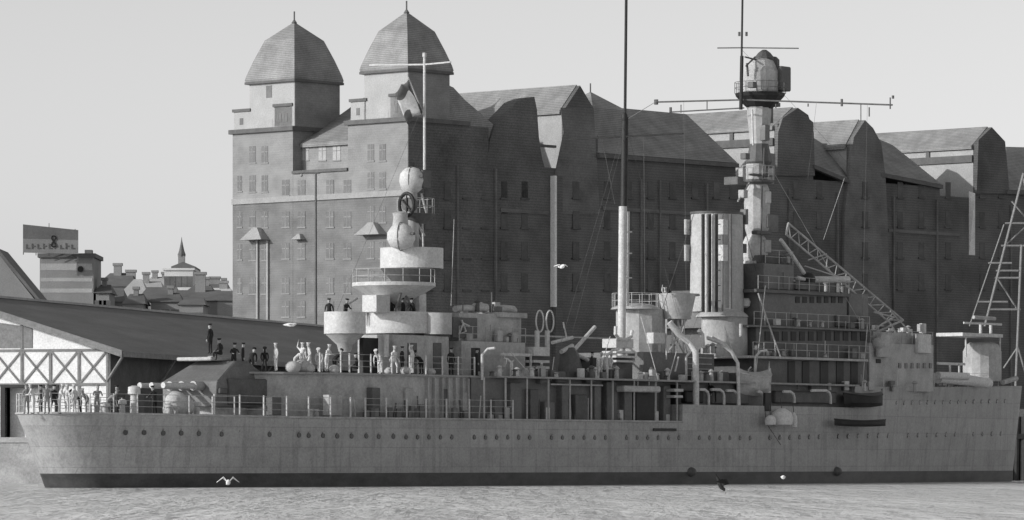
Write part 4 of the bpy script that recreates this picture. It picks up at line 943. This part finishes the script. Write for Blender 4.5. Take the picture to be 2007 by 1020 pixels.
# signal derrick (lattice)
DT = 3.0
top0, top1 = SP(1545, 438, DT), SP(1770, 628, DT); bot0, bot1 = SP(1541, 460, DT), SP(1745, 634, DT)
up = Vector((0, 0.5, 0)); la = empty('x', (0, 0, 0), 0, None, None); bpy.data.objects.remove(la)
dk = MB(); dk.tube([top0, top1], .08, 6); dk.tube([bot0, bot1], .08, 6)
for i in range(12):
    a = top0.lerp(top1, i/12); b11 = bot0.lerp(bot1, (i+.5)/12); c_ = top0.lerp(top1, (i+1)/12); dk.tube([a, b11], .04, 5).tube([b11, c_], .04, 5)
dk.tube([top0, bot0], .09, 6); dk.tube([top1, SP(1716, 652, DT)], .08, 6); dk.tube([SP(1712, 612, DT), SP(1752, 622, DT)], .07, 6); dk.tube([SP(1752, 622, DT), SP(1716, 644, DT)], .07, 6)
dk.tube([bot1, SP(1757, 655, DT)], .08, 6); dk.tube([SP(1745, 610, DT), SP(1778, 645, DT)], .06, 6)
dk.build('derrick', 'ship_paint', ship)
pline('derrick_strut', [(1530, 470, DT), (1552, 500, DT), (1576, 536, DT)], .14); pline('derrick_strut', [(1578, 522, DT), (1650, 545, DT)], .05, 'ship_paint'); pline('derrick_strut', [(1620, 498, DT), (1584, 510, DT)], .05, 'ship_paint')
lath('rangefinder', 1583, [(4, 566), (14, 560), (16, 548), (13, 538), (4, 534)], 'black_paint', DT, n=14)
MB().tube([SP(1590, 548, 3.2), SP(1662, 548, 3.2)], .24, 12).build('rangefinder_arm', 'white_and_lit_paint', ship, smooth=True)
pline('rangefinder_arm', [(1562, 545, 3.2), (1576, 548, 3.2)], .15, 'white_and_lit_paint')
# forward house
pbox('forward_house', 1704, 1830, 672, 766, 4.3, -3.6, 'ship_paint'); pbox('forward_house_upper', 1712, 1822, 650, 674, 3.9, -3, 'ship_paint')
pbox('canvas_screen', 1800, 1826, 655, 692, 4.6, 4.3, 'white_and_lit_paint')
for px in range(1762, 1826, 12): pbox('house_window', px, px+5, 712, 722, 4.35, 4.2, 'port_glass', bevel=0)
lath('ventilator', 1722, [(6, 700), (6, 684), (12, 678), (13, 668), (6, 662)], 'ship_paint', 4.6, n=12); pbox('locker', 1728, 1748, 655, 700, 4.8, 4.4, 'ship_paint')
pbox('door', 1718, 1727, 704, 712, 4.36, 4.2, 'black_paint')
# forward gun position
lath('forward_turret', 1925, [(38, 748), (38, 690), (32, 676), (24, 672)], 'ship_paint', 0, n=14, smooth=False)
pbox('upper_platform', 1887, 1966, 652, 659, 1.2, -1.2, 'white_and_lit_paint', bevel=.02); pbox('upper_rail', 1890, 1964, 631, 635, 1.2, 1.1, 'white_and_lit_paint', bevel=0)
for x0 in (1893, 1960): pline('platform_post', [(x0, 656, 1.0), (x0, 700, 1.0)], .07)
for x0 in (1922, 1942): pline('platform_post', [(x0, 634, 1.0), (x0, 654, 1.0)], .12)
pline('platform_bar', [(1908, 622, 1.0), (1950, 625, 1.0)], .14, 'ship_paint'); pbox('platform_rail', 1838, 1892, 710, 715, 2.0, 1.9, 'white_and_lit_paint', bevel=0)
pline('forward_gun', [(1838, 742, 2.6), (1900, 746, 2.6), (1938, 752, 2.6)], .40, 'cloth_white', n=14); pline('forward_gun', [(1838, 736, 3.0), (1896, 738, 3.0)], .28, 'cloth_white', n=12)
for x0 in (1862, 1880): pline('platform_post', [(x0, 714, 2.0), (x0, 735, 2.0)], .08)
pline('anchor_hose', [(1965, 750, 1.5), (1992, 742, 1.0)], .2, 'ship_paint')
# anchor gear, hull side
pline('mooring_chain', [(1498, 792, 6.3), (1502, 830, 6.35), (1530, 872, 6.3)], .02, 'black_paint')
pbox('boat_boom', 1500, 1512, 770, 806, 6.2, 6.0, 'black_paint')
def ring_rail(px, rpx, y, t=0.0, n=14, h=1.0, m='ship_paint'):
    k_ = mpp(px, t); s_ = ss(px, t); z = SP(px, y, t).z; r = rpx*k_; o = MB()
    for hh in (h, h*.5): o.tube([(s_+r*cos(2*pi*i/24), -t+r*sin(2*pi*i/24), z+hh) for i in range(25)], .02, 4)
    for i in range(n): o.tube([(s_+r*cos(2*pi*i/n), -t+r*sin(2*pi*i/n), z), (s_+r*cos(2*pi*i/n), -t+r*sin(2*pi*i/n), z+h)], .025, 4)
    o.build('guard_rail', m, ship)
ring_rail(1484, 33, 354, fm); ring_rail(1490, 50, 184, fm, h=.8, m='ship_dark'); ring_rail(815, 36, 420); ring_rail(772, 80, 556, h=.9); ring_rail(1246, 46, 604, .8)
def line_rail(x0, x1, y, t, m='ship_paint', h=.95):
    a, b = SP(x0, y, t), SP(x1, y, t); b.z = a.z; o = MB(); n = max(2, int((b-a).length/1.3))
    for hh in (h, h*.5): o.tube([a+Vector((0, 0, hh)), b+Vector((0, 0, hh))], .022, 4)
    for i in range(n+1): q = a.lerp(b, i/n); o.tube([q, q+Vector((0, 0, h))], .03, 4)
    o.build('guard_rail', m, ship)
line_rail(1476, 1704, 697, 5.1); line_rail(1478, 1704, 637, 4.3); line_rail(1486, 1664, 566, 3.7); line_rail(1706, 1828, 672, 4.2); line_rail(900, 1030, 668, 3.1); line_rail(1500, 1554, 516, 3.3)
for x0, x1, y, t_, m in ((1060, 1075, 752, 5.4, 'mid_paint'), (1092, 1110, 752, 5.5, 'ship_dark'), (1150, 1168, 752, 5.4, 'ship_dark'), (1198, 1222, 748, 5.2, 'ship_dark'), (1300, 1345, 752, 5.0, 'ship_dark'), (1380, 1430, 752, 4.9, 'ship_dark'), (1345, 1380, 790, 5.4, 'black_paint'), (1396, 1470, 792, 5.3, 'ship_dark'), (1520, 1640, 790, 5.3, 'ship_dark')):
    pbox('deck_gear', x0, x1, y-24, y, t_, t_-1.0, m, bevel=.08)
for a in ((1000, 690, 1040, 735), (1086, 700, 1080, 745), (1196, 660, 1170, 745), (1256, 620, 1290, 745), (1340, 640, 1310, 745), (1420, 640, 1460, 760), (1500, 560, 1480, 745), (1700, 640, 1690, 760)):
    pline('rope', [(a[0], a[1], 4.6), (a[2], a[3], 5.4)], .03, 'white_and_lit_paint', n=5)
for px in (945, 1190, 1345, 1480):
    p = SP(px, 745, 5.2); MB().tube([p, p+Vector((0, 0, 1.6)), p+Vector((.2, -.3, 2.0)), p+Vector((.3, -.8, 2.05))], .09, 8).build('boat_davit', 'white_and_lit_paint', ship, smooth=True)
random.seed(5)
for (x0, x1, y, t0, t1, n_) in ((1480, 1700, 697, 4.2, 5.0, 16), (1484, 1700, 637, 3.6, 4.3, 14), (1490, 1660, 566, 1.5, 3.6, 12), (1712, 1820, 650, 1, 3.6, 9), (905, 1018, 613, 0, 2.5, 10), (900, 1030, 668, 2.7, 3.1, 7),
        (1500, 1555, 516, 1, 3.2, 4), (1262, 1400, 690, 1.5, 3.3, 12), (1480, 1700, 762, 4.8, 5.4, 12), (1846, 1880, 757, 1, 3, 5), (1700, 1830, 766, 4.6, 5.1, 8)):
    for i in range(n_):
        px = random.uniform(x0, x1); t_ = random.uniform(t0, t1); s_ = ss(px, t_); z = SP(x0, y, t0).z; h_ = random.uniform(.2, .95); k_ = random.random()
        m = random.choice(['ship_paint', 'mid_paint', 'ship_dark', 'ship_paint', 'white_and_lit_paint'])
        if k_ < .35: MB().lathe([(.15, z), (.13, z+h_*.7), (.25, z+h_*.8), (.05, z+h_)], (s_, -t_), 9).build('ventilator', m, ship, smooth=True)
        elif k_ < .7: MB().box(s_-.3, s_+.3, -t_-.15, -t_+.15, z, z+h_*.8).build('fitting_box', m, ship, bevel=.03)
        else: MB().tube([(s_, -t_, z), (s_, -t_, z+h_*1.5)], .04, 6).build('deck_pipe', m, ship, smooth=True)
# brackets and boxes breaking up the tower mast
for x, y, w_, h_, tt, m in ((1462, 300, 8, 12, 1.6, 'ship_dark'), (1508, 330, 10, 14, 1.9, 'ship_paint'), (1458, 372, 8, 16, 1.7, 'ship_paint'), (1462, 410, 5, 30, 2.0, 'mid_paint'), (1505, 420, 7, 26, 2.0, 'mid_paint'), (1500, 245, 9, 30, 1.9, 'mid_paint'),
        (1458, 478, 6, 18, 1.9, 'ship_dark'), (1484, 452, 30, 7, 2.1, 'ship_dark'), (1500, 508, 12, 8, 2.2, 'mid_paint'), (1470, 535, 7, 14, 2.1, 'mid_paint'), (1476, 160, 8, 12, 2.1, 'ship_dark'), (1512, 200, 18, 8, 1.4, 'ship_dark'), (1478, 340, 30, 4, 1.9, 'ship_dark')):
    pbox('mast_bracket', x, x+w_, y, y+h_, tt, tt-.5, m)
pline('mast_ladder', [(1490, 560, 2.1), (1494, 365, 2.1)], .05, 'ship_dark'); pline('mast_ladder', [(1496, 350, 1.8), (1498, 290, 1.8)], .05, 'ship_dark')
pline('funnel_stay', [(1360, 420, 1.0), (1300, 600, 4.0)], .02, 'ship_dark', n=4); pline('funnel_stay', [(1452, 420, 1.0), (1500, 600, 4.0)], .02, 'ship_dark', n=4)
for y in (440, 470, 500, 530, 560, 590): pline('funnel_hoop', [(1405+53*cos(a)*0, y, 2.95) for a in (0,)]+[(1412, y, 2.95)], .03, 'ship_dark')
for x0, x1, y0, y1, tt, m in ((1446, 1460, 346, 362, 1.6, 'ship_dark'), (1506, 1526, 420, 455, 1.8, 'mid_paint'), (1504, 1520, 300, 345, 1.7, 'mid_paint'), (1500, 1516, 205, 240, 1.6, 'ship_dark'), (1500, 1540, 500, 516, 2.4, 'ship_dark'), (1560, 1600, 552, 567, 3.6, 'ship_dark'), (1640, 1700, 618, 640, 3.6, 'ship_dark'), (1664, 1702, 575, 640, 3.2, 'mid_paint')):
    pbox('mast_gear', x0, x1, y0, y1, tt, tt-1.2, m)
# aerial wires
for a, b12 in (((1600, 203, 1), (1560, 560, 4)), ((1700, 206, 1), (1690, 650, 4)), ((1340, 199, 1), (1345, 570, 3)),
        ((1223, 268, 2), (1120, 660, 4)), ((832, 200, 0), (660, 610, 2)), ((1225, 240, 2), (1350, 700, 4)), ((1225, 240, 2), (1080, 740, 4)), ((1456, 100, 1), (1960, 640, 0)), ((1484, 280, 1), (1900, 640, 1)), ((1484, 330, 1), (1340, 690, 5))):
    pline('rigging', [a, b12], .009, 'ship_dark', n=4)
for a, b12 in (((1290, 197, 1), (1226, 236, 2.0)), ((1655, 350, -3), (1614, 470, -3)), ((1500, 310, 1), (1690, 640, 4)), ((890, 430, 0), (884, 600, 0))):
    pline('rigging', [a, b12], .02, 'ship_paint', n=4)

# ------------------------------------------------------------------ boats, rafts and fenders carried by the ship
RW = T_ @ R_
def world(p): return RW @ Vector(p)
def boat(px, py, t, ln, w_, h_, label, m, group=None, cover=True, name='ship_boat'):
    p = world(SP(px, py, t)); e_ = empty(name, p, ship.rotation_euler.z, label, 'boat', group)
    n_ = 12; vs = []
    for i in range(n_+1):
        x = -ln/2+ln*i/n_; q = abs(2*i/n_-1); b_ = w_/2*(1-q**2.6); sh = h_*0.25*q**2
        vs += [(x, -b_, h_*0.5+sh), (x, -b_*0.8, -h_*.1), (x, 0, -h_*0.5+sh*0.8), (x, b_*0.8, -h_*.1), (x, b_, h_*0.5+sh)]
    fs = [(i*5+j, i*5+5+j, i*5+6+j, i*5+1+j) for i in range(n_) for j in range(4)]
    MB().add(vs, fs).build('hull', m, e_, smooth=True)
    cv = []
    for i in range(n_+1): a = vs[i*5]; c_ = vs[i*5+4]; cv += [a, (a[0], 0, a[2]+(h_*.28 if cover else -.1)), c_]
    MB().add(cv, [(i*3+j, i*3+3+j, i*3+4+j, i*3+1+j) for i in range(n_) for j in range(2)]).build('cover' if cover else 'thwarts', 'canvas' if m != 'black_paint' else 'ship_dark', e_, smooth=True)
    MB().tube([vs[i*5] for i in range(n_+1)], .05, 6).build('gunwale', m, e_); MB().tube([vs[i*5+4] for i in range(n_+1)], .05, 6).build('gunwale', m, e_)
    return e_
boat(1686, 831, 6.45, 6.8, .8, .42, 'low black boat slung close along the hull side below the bridge', 'black_paint', cover=False)
boat(1692, 788, 5.7, 5.2, 1.5, .8, 'dark ship boat stowed at the deck edge below the forward house', 'black_paint', cover=True)
boat(1478, 758, 5.3, 4.2, 1.6, 1.3, 'pale canvas covered boat beside the curved white davit', 'canvas')
def fender(px, py, t, r, h, label, m='cloth_white'):
    p = world(SP(px, py, t)); e_ = empty('fender', p, ship.rotation_euler.z, label, 'fender')
    MB().lathe([(r*.4, -h), (r*.9, -h*.85), (r, -h*.2), (r*.85, h*.5), (r*.3, h)], (0, 0), 10).build('bag', m, e_, smooth=True)
    MB().tube([(0, 0, h), (0, 0.1, h+0.7)], .03, 5).build('rope', 'ship_dark', e_)
fender(1532, 818, 6.7, .85, .62, 'large white sack like fender hung over the hull side amidships', 'cloth_white')
fender(1510, 824, 6.8, .42, .36, 'low rounded white fender at the left of the large sack')
fender(1556, 824, 6.6, .26, .55, 'narrow white fender hanging just right of the large sack')
def raised_canvas(px, py, t, label):
    p = world(SP(px, py, t)); e_ = empty('canvas_sail', p, ship.rotation_euler.z, label, 'canvas')
    MB().add([(-.1, 0, 0), (.5, 0, 0), (.35, 0, 2.1), (.6, .12, 0), (0, .12, 0), (.4, .12, 2.1)], [(0, 1, 2), (3, 4, 5), (0, 2, 5, 4), (1, 3, 5, 2), (0, 4, 3, 1)]).build('cloth', 'cloth_white', e_)
    MB().tube([(.4, .06, 0), (.4, .06, 2.2)], .04, 6).build('pole', 'ship_paint', e_)
raised_canvas(1503, 770, 5.4, 'upright pointed white canvas right of the pale covered boat')

# ------------------------------------------------------------------ gulls
def gull(px, py, Y, span, label, m, wing_up=0.3, rz=0, roll=0):
    p = at(px, py, Y); e_ = empty('seagull', p, rz, label, 'bird'); e_.rotation_euler.x = roll
    MB().tube([(0, -.22, -.02), (0, -.15, 0), (0, 0, 0), (0, .14, .01), (0, .25, .02)], .06, 8).lathe([(.01, -.01), (.05, .0)], (0, -.2), 6)
    b_ = bmesh.new(); me = bpy.data.meshes.new('body'); bmesh.ops.create_uvsphere(b_, u_segments=14, v_segments=10, radius=.5)
    for v in b_.verts:
        y = v.co.y; f_ = 1-0.55*max(0, y/.5); v.co = Vector((v.co.x*.24*f_, y*.8, v.co.z*.22*f_))
        if y < -.3: v.co.z += .05
    b_.to_mesh(me); b_.free(); link('body', me, m, e_)
    for s_ in (-1, 1):
        h = span/2; w_ = [(0, -.14, .02), (h*.42*s_, -.16, wing_up), (h*s_, .06, wing_up*.2), (h*.45*s_, .10, wing_up*.95), (0, .13, .02)]
        MB().add(w_+[(x, y, z-.03) for x, y, z in w_], [(0, 1, 3, 4), (1, 2, 3), (9, 8, 6, 5), (8, 7, 6), (0, 5, 6, 1), (1, 6, 7, 2), (2, 7, 8, 3), (3, 8, 9, 4)]).build('wing', m, e_)
    MB().tube([(0, -.44, .06), (0, -.55, .03)], .03, 6, r2=.008).build('beak', 'timber', e_)
    MB().add([(-.08, .45, 0), (.08, .45, 0), (0, .3, .02), (0, .3, -.02)], [(0, 1, 2), (0, 3, 1), (0, 2, 3), (1, 3, 2)]).build('tail', m, e_)
gull(447, 947, 232, 1.15, 'white gull with arched wings skimming the water below the stern', 'feather_white', .30, radians(8), radians(-12))
gull(1100, 523, 250, .85, 'small white gull gliding in front of the dark warehouse', 'feather_white', .12, radians(25))
gull(1411, 948, 200, 1.3, 'black bird with folded wings just above the water amidships', 'feather_dark', .30, radians(70), radians(65))
gull(1535, 936, 262, .3, 'tiny pale bird low against the dark waterline of the hull', 'feather_white', .1)
gull(568, 637, 258, .5, 'round pale bird in front of the shed roof behind the deck crew', 'feather_white', .05, radians(90))

# ------------------------------------------------------------------ people
def body_mesh(pose, cloth):
    J = {}
    lean = {'stand': 0, 'lean': .28, 'bend': 1.05, 'raise': .05, 'sit': .1, 'walk': .08}[pose]
    hipz = .92 if pose != 'sit' else .52
    hip = Vector((0, 0, hipz))
    def tor(h, x=0): return hip+Vector((x, -sin(lean)*h, cos(lean)*h))
    V_ = []; E = []; Rr = []
    def v(p, r, par=None):
        V_.append(tuple(p)); Rr.append(r); i = len(V_)-1
        if par is not None: E.append((par, i))
        return i
    pv = v(hip, (.15, .12)); w_ = v(tor(.2), (.135, .105), pv); c_ = v(tor(.38), (.165, .12), w_); nk = v(tor(.54), (.07, .065), c_)
    hd0 = tor(.54); fwd = Vector((0, -1, 0))
    h1 = v(hd0+Vector((0, -.03-lean*.06, .09)), (.075, .085), nk); h2 = v(hd0+Vector((0, -.03-lean*.09, .19)), (.085, .1), h1); h3 = v(hd0+Vector((0, -.02-lean*.1, .27)), (.06, .07), h2)
    v(hd0+Vector((0, -.15-lean*.08, .15)), (.016, .018), h2)
    for s_ in (-1, 1): v(hd0+Vector((s_*.1, -.01-lean*.08, .16)), (.012, .022), h2)
    for s_ in (-1, 1):
        sh = v(tor(.46, s_*.19), (.065, .062), c_)
        if pose == 'raise' and s_ == 1: el = tor(.62, .36); wr_ = tor(.88, .30); dr = Vector((-.1, 0, 1))
        elif pose in ('lean',): el = tor(.25, s_*.27)+Vector((0, -.12, 0)); wr_ = tor(.2, s_*.2)+Vector((0, -.36, 0)); dr = Vector((0, -1, -.2))
        elif pose == 'bend': el = tor(.44, s_*.23)+Vector((0, -.04, -.27)); wr_ = tor(.44, s_*.15)+Vector((0, -.12, -.5)); dr = Vector((0, -.3, -1))
        elif pose == 'sit': el = tor(.2, s_*.27); wr_ = tor(.1, s_*.16)+Vector((0, -.25, 0)); dr = Vector((0, -1, -.2))
        elif pose == 'walk': el = tor(.19, s_*.26)+Vector((0, .06*s_, 0)); wr_ = tor(-.03, s_*.25)+Vector((0, -.16*s_-.04, 0)); dr = Vector((0, -.3, -1))
        else: el = tor(.19, s_*.25)+Vector((0, .02, 0)); wr_ = tor(-.05, s_*.26)+Vector((0, -.06, 0)); dr = Vector((0, -.15, -1))
        e1_ = v(el, (.046, .046), sh); w1 = v(wr_, (.03, .028), e1_)
        dr = dr.normalized(); sd_ = Vector((0, 1, 0)) if abs(dr.y) < .6 else Vector((1, 0, 0))
        pm_ = v(wr_+dr*.06, (.03, .022), w1)
        for k_, (o_, l_) in enumerate(((-.03, .07), (-.01, .085), (.01, .08), (.03, .06))):
            a = v(wr_+dr*.10+sd_*o_, (.010, .010), pm_); v(wr_+dr*(.10+l_*.8)+sd_*o_*1.1+Vector((-s_*.02, -.012, 0)), (.008, .008), a)
        a = v(wr_+dr*.05+sd_*-.045, (.011, .011), pm_); v(wr_+dr*.09+sd_*-.065, (.009, .009), a)
        hp = v(hip+Vector((s_*.1, 0, -.06)), (.098, .1), pv)
        if pose == 'sit': kn = hip+Vector((s_*.13, -.42, 0)); an = kn+Vector((0, .02, -.42))
        elif pose == 'walk': kn = Vector((s_*.1, -.16*s_-.05, .5)); an = Vector((s_*.1, -.24*s_+.06, .09))
        else: kn = Vector((s_*.11, -.02, .49)); an = Vector((s_*.12, .02, .09))
        k1 = v(kn, (.066, .07), hp); a1_ = v(an, (.05, .052), k1)
        v(Vector((an.x, an.y-.14, .045)), (.04, .035), a1_)
    me = bpy.data.meshes.new('pb'); me.from_pydata(V_, E, []); o = bpy.data.objects.new('pb', me); S.collection.objects.link(o)
    md = o.modifiers.new('s', 'SKIN')
    for i, r in enumerate(Rr): me.skin_vertices[0].data[i].radius = r
    me.skin_vertices[0].data[0].use_root = True
    o.modifiers.new('d', 'SUBSURF').levels = 1; md.use_smooth_shade = True
    dg = bpy.context.evaluated_depsgraph_get(); dg.update()
    m2 = bpy.data.meshes.new_from_object(o.evaluated_get(dg)); bpy.data.objects.remove(o)
    m2.materials.clear()
    for x in (cloth, 'skin', 'shoe'): m2.materials.append(M[x])
    hdc = hd0+Vector((0, -.03, .17)); hands = [Vector(V_[i]) for i in range(len(V_)) if Rr[i][0] in (.010, .008, .011, .009) or Rr[i] == (.03, .022)]
    for p in m2.polygons:
        c = p.center
        if (c-hdc).length < .155: p.material_index = 1
        elif c.z < .085: p.material_index = 2
        elif min((c-h).length for h in hands) < .05: p.material_index = 1
        p.use_smooth = True
    return m2, hd0+Vector((0, -.025-lean*.1, .25)), lean
bodies = {}
def cap_mesh(cloth):
    b_ = MB().lathe([(.095, -.02), (.10, .03), (.135, .05), (.13, .075), (.05, .085)], (0, 0), 14); return b_
def in_tub(px, pc, tc): return tc+(px-pc)*mpp(pc, tc)*N.x
def person(px, py, t, pose, cloth, label, face=0.0, zdeck=None, sc=1.0):
    if cloth == 'cloth_white' and zdeck is not None and zdeck < 5 and int(px) % 5 in (0, 2): cloth = 'cloth_grey'; label = label.replace('white clad', 'grey clad')
    key = (pose, cloth)
    if key not in bodies:
        me, hp, ln = body_mesh(pose, cloth)
        cm = cap_mesh(cloth).build('cap', cloth, None); cmm = cm.data; bpy.data.objects.remove(cm)
        bodies[key] = (me, hp, cmm, ln)
    me, hp, cmm, ln = bodies[key]
    p = SP(px, py, t)
    if zdeck is not None: p.z = zdeck
    w_ = world(p)
    o = link('person', me, None, None, w_, face); o.scale = (sc, sc, sc)
    c = link('cap', cmm, None, o, hp); c.rotation_euler = (ln*.6, 0, 0)
    tag(o, label, 'person', 'crew on the decks of the warship')
ZQ = 4.33
# crowd on the quarterdeck at the stern
Q = [(52, .2, 'stand', 'w', 'leftmost white clad sailor at the very stern rail'), (66, 1.6, 'lean', 'w', 'white clad sailor second from the stern tip, leaning on the rail'),
     (80, -1.4, 'stand', 'd', 'dark clad sailor third from the stern tip'), (92, 1.8, 'stand', 'w', 'white clad sailor upright in the left half of the stern crowd'),
     (105, 0, 'walk', 'd', 'dark clad sailor walking in the middle of the stern crowd'), (116, 2.2, 'lean', 'w', 'white clad sailor leaning on the starboard stern rail, centre of the crowd'),
     (131, .5, 'stand', 'w', 'white clad sailor standing where the shed gate ends'), (146, 2.0, 'stand', 'w', 'tall white clad sailor right of the shed gate'),
     (158, -.5, 'bend', 'd', 'dark clad sailor bending over right of the shed gate'), (172, 1.5, 'bend', 'w', 'white clad sailor bending over at the right of the stern crowd'),
     (190, 2.5, 'lean', 'w', 'white clad sailor leaning outboard left of the ventilator'), (212, 2.0, 'bend', 'w', 'white clad sailor stooping beside the tall ventilator'),
     (228, 1.0, 'stand', 'd', 'dark clad sailor standing left of the tall ventilator'), (303, 3.2, 'lean', 'd', 'dark clad sailor leaning under the turret gun barrels')]
for i, (px, t_, po, c_, lb) in enumerate(Q):
    person(px, 800, min(t_, 2.6), po, 'cloth_white' if c_ == 'w' else 'cloth_dark', lb, radians(-150+i*47 % 300), ZQ, 1.0)
# on and behind the shelter deck aft
Q = [(412, .6, 'stand', 'd', 'big dark clad man standing highest on the turret roof', 7.85+.3, 1.05), (432, .8, 'sit', 'd', 'dark clad man sitting on the turret roof', 7.85-.1, 1),
     (458, 1.2, 'lean', 'd', 'leftmost of three dark clad men behind the turret', ZD, 1), (476, 1.4, 'stand', 'd', 'middle of three dark clad men behind the turret', ZD, 1), (492, 1.0, 'bend', 'd', 'rightmost of three dark clad men behind the turret', ZD, 1),
     (541, 2.6, 'stand', 'w', 'white clad sailor standing alone at the deckhouse edge', ZD, 1.0), (518, 1.8, 'bend', 'd', 'dark clad man stooping left of the lone white sailor', ZD, 1),
     (578, 2.8, 'bend', 'w', 'white clad sailor stooping right of the lone white sailor', ZD, 1), (592, 2.4, 'raise', 'w', 'white clad sailor with one arm raised left of the gun tub', ZD, 1.05), (607, 2.8, 'walk', 'w', 'white clad sailor stepping up close beside the one with raised arm', ZD, 1.05),
     (628, 3.0, 'bend', 'w', 'white clad sailor bent forward under the left gun tub', ZD, 1), (640, 3.6, 'lean', 'w', 'white clad sailor leaning below the edge of the left gun tub', ZD, 1), (655, 3.2, 'bend', 'd', 'dark clad man bent under the left gun tub', ZD, 1),
     (700, 3.6, 'sit', 'd', 'dark clad man sitting before the dark door of the control house', ZD-.1, 1), (745, 3.8, 'bend', 'w', 'white clad sailor bending right of the dark door', ZD, 1), (772, 4.0, 'walk', 'w', 'white clad sailor walking along the rail below the wide gun tub', ZD, 1),
     (788, 3.6, 'stand', 'd', 'dark clad man standing below the wide gun tub', ZD, 1), (808, 4.1, 'raise', 'w', 'white clad sailor reaching up below the wide gun tub', ZD, 1.05), (826, 4.0, 'bend', 'd', 'dark clad man bent over beside the reaching sailor', ZD, 1),
     (884, 3.9, 'stand', 'd', 'dark clad man left of the black door amidships', ZD, 1), (934, 4.0, 'stand', 'd', 'dark clad man just in front of the black door amidships', ZD, 1)]
for i, (px, t_, po, c_, lb, z_, sc) in enumerate(Q):
    person(px, 700, t_, po, 'cloth_white' if c_ == 'w' else 'cloth_dark', lb, radians(-120+i*71 % 300), z_, sc)
# on the gun tubs
ztub = SP(782, 612).z-1.22
for i, (px, t_, po, lb) in enumerate(((645, 1.5, 'stand', 'leftmost dark clad man in the left gun tub'), (676, 1.3, 'lean', 'second dark clad man in the left gun tub, leaning'), (713, 1.0, 'stand', 'dark clad man at the left end of the wide gun tub'),
        (738, .6, 'walk', 'dark clad man left of the white gun shield'), (768, 1.0, 'lean', 'dark clad man right of the white gun shield'), (790, 1.6, 'stand', 'dark clad man under the middle of the flared platform'), (812, .8, 'lean', 'dark clad man under the right end of the flared platform'))):
    t_ = in_tub(px, 676, 1.5) if px < 700 else in_tub(px, 782, 0)+1.0
    person(px, 640, t_, po, 'cloth_dark', lb, radians(i*50), ztub+(0.3 if px > 700 else 0.08), 1.0)
for px, t_, po, c_, lb, y in ((1305, in_tub(1305, 1327, 3.0), 'raise', 'w', 'white clad sailor leaning out of the searchlight tub by the funnel', 614), (1330, in_tub(1330, 1327, 3.0), 'bend', 'd', 'dark clad man bent over in the searchlight tub by the funnel', 614),
        (1160, 4.6, 'stand', 'd', 'dark clad man below the slanting gun barrel amidships', 748), (1178, 4.4, 'stand', 'w', 'white clad sailor amidships near the pale post', 748), (1196, 4.9, 'walk', 'w', 'white clad sailor walking right of the pale post amidships', 748),
        (1003, 4.8, 'bend', 'w', 'white clad sailor stooping over the canvas bundle amidships', 748), (1062, 4.8, 'sit', 'w', 'white clad sailor sitting in front of the winch steps', 752), (1400, 5.2, 'bend', 'd', 'dark clad man stooping between the white deck hooks', 790)):
    person(px, y, t_, po, 'cloth_white' if c_ == 'w' else 'cloth_dark', lb, radians(px % 360), ZD if y == 748 else None, 1.0)
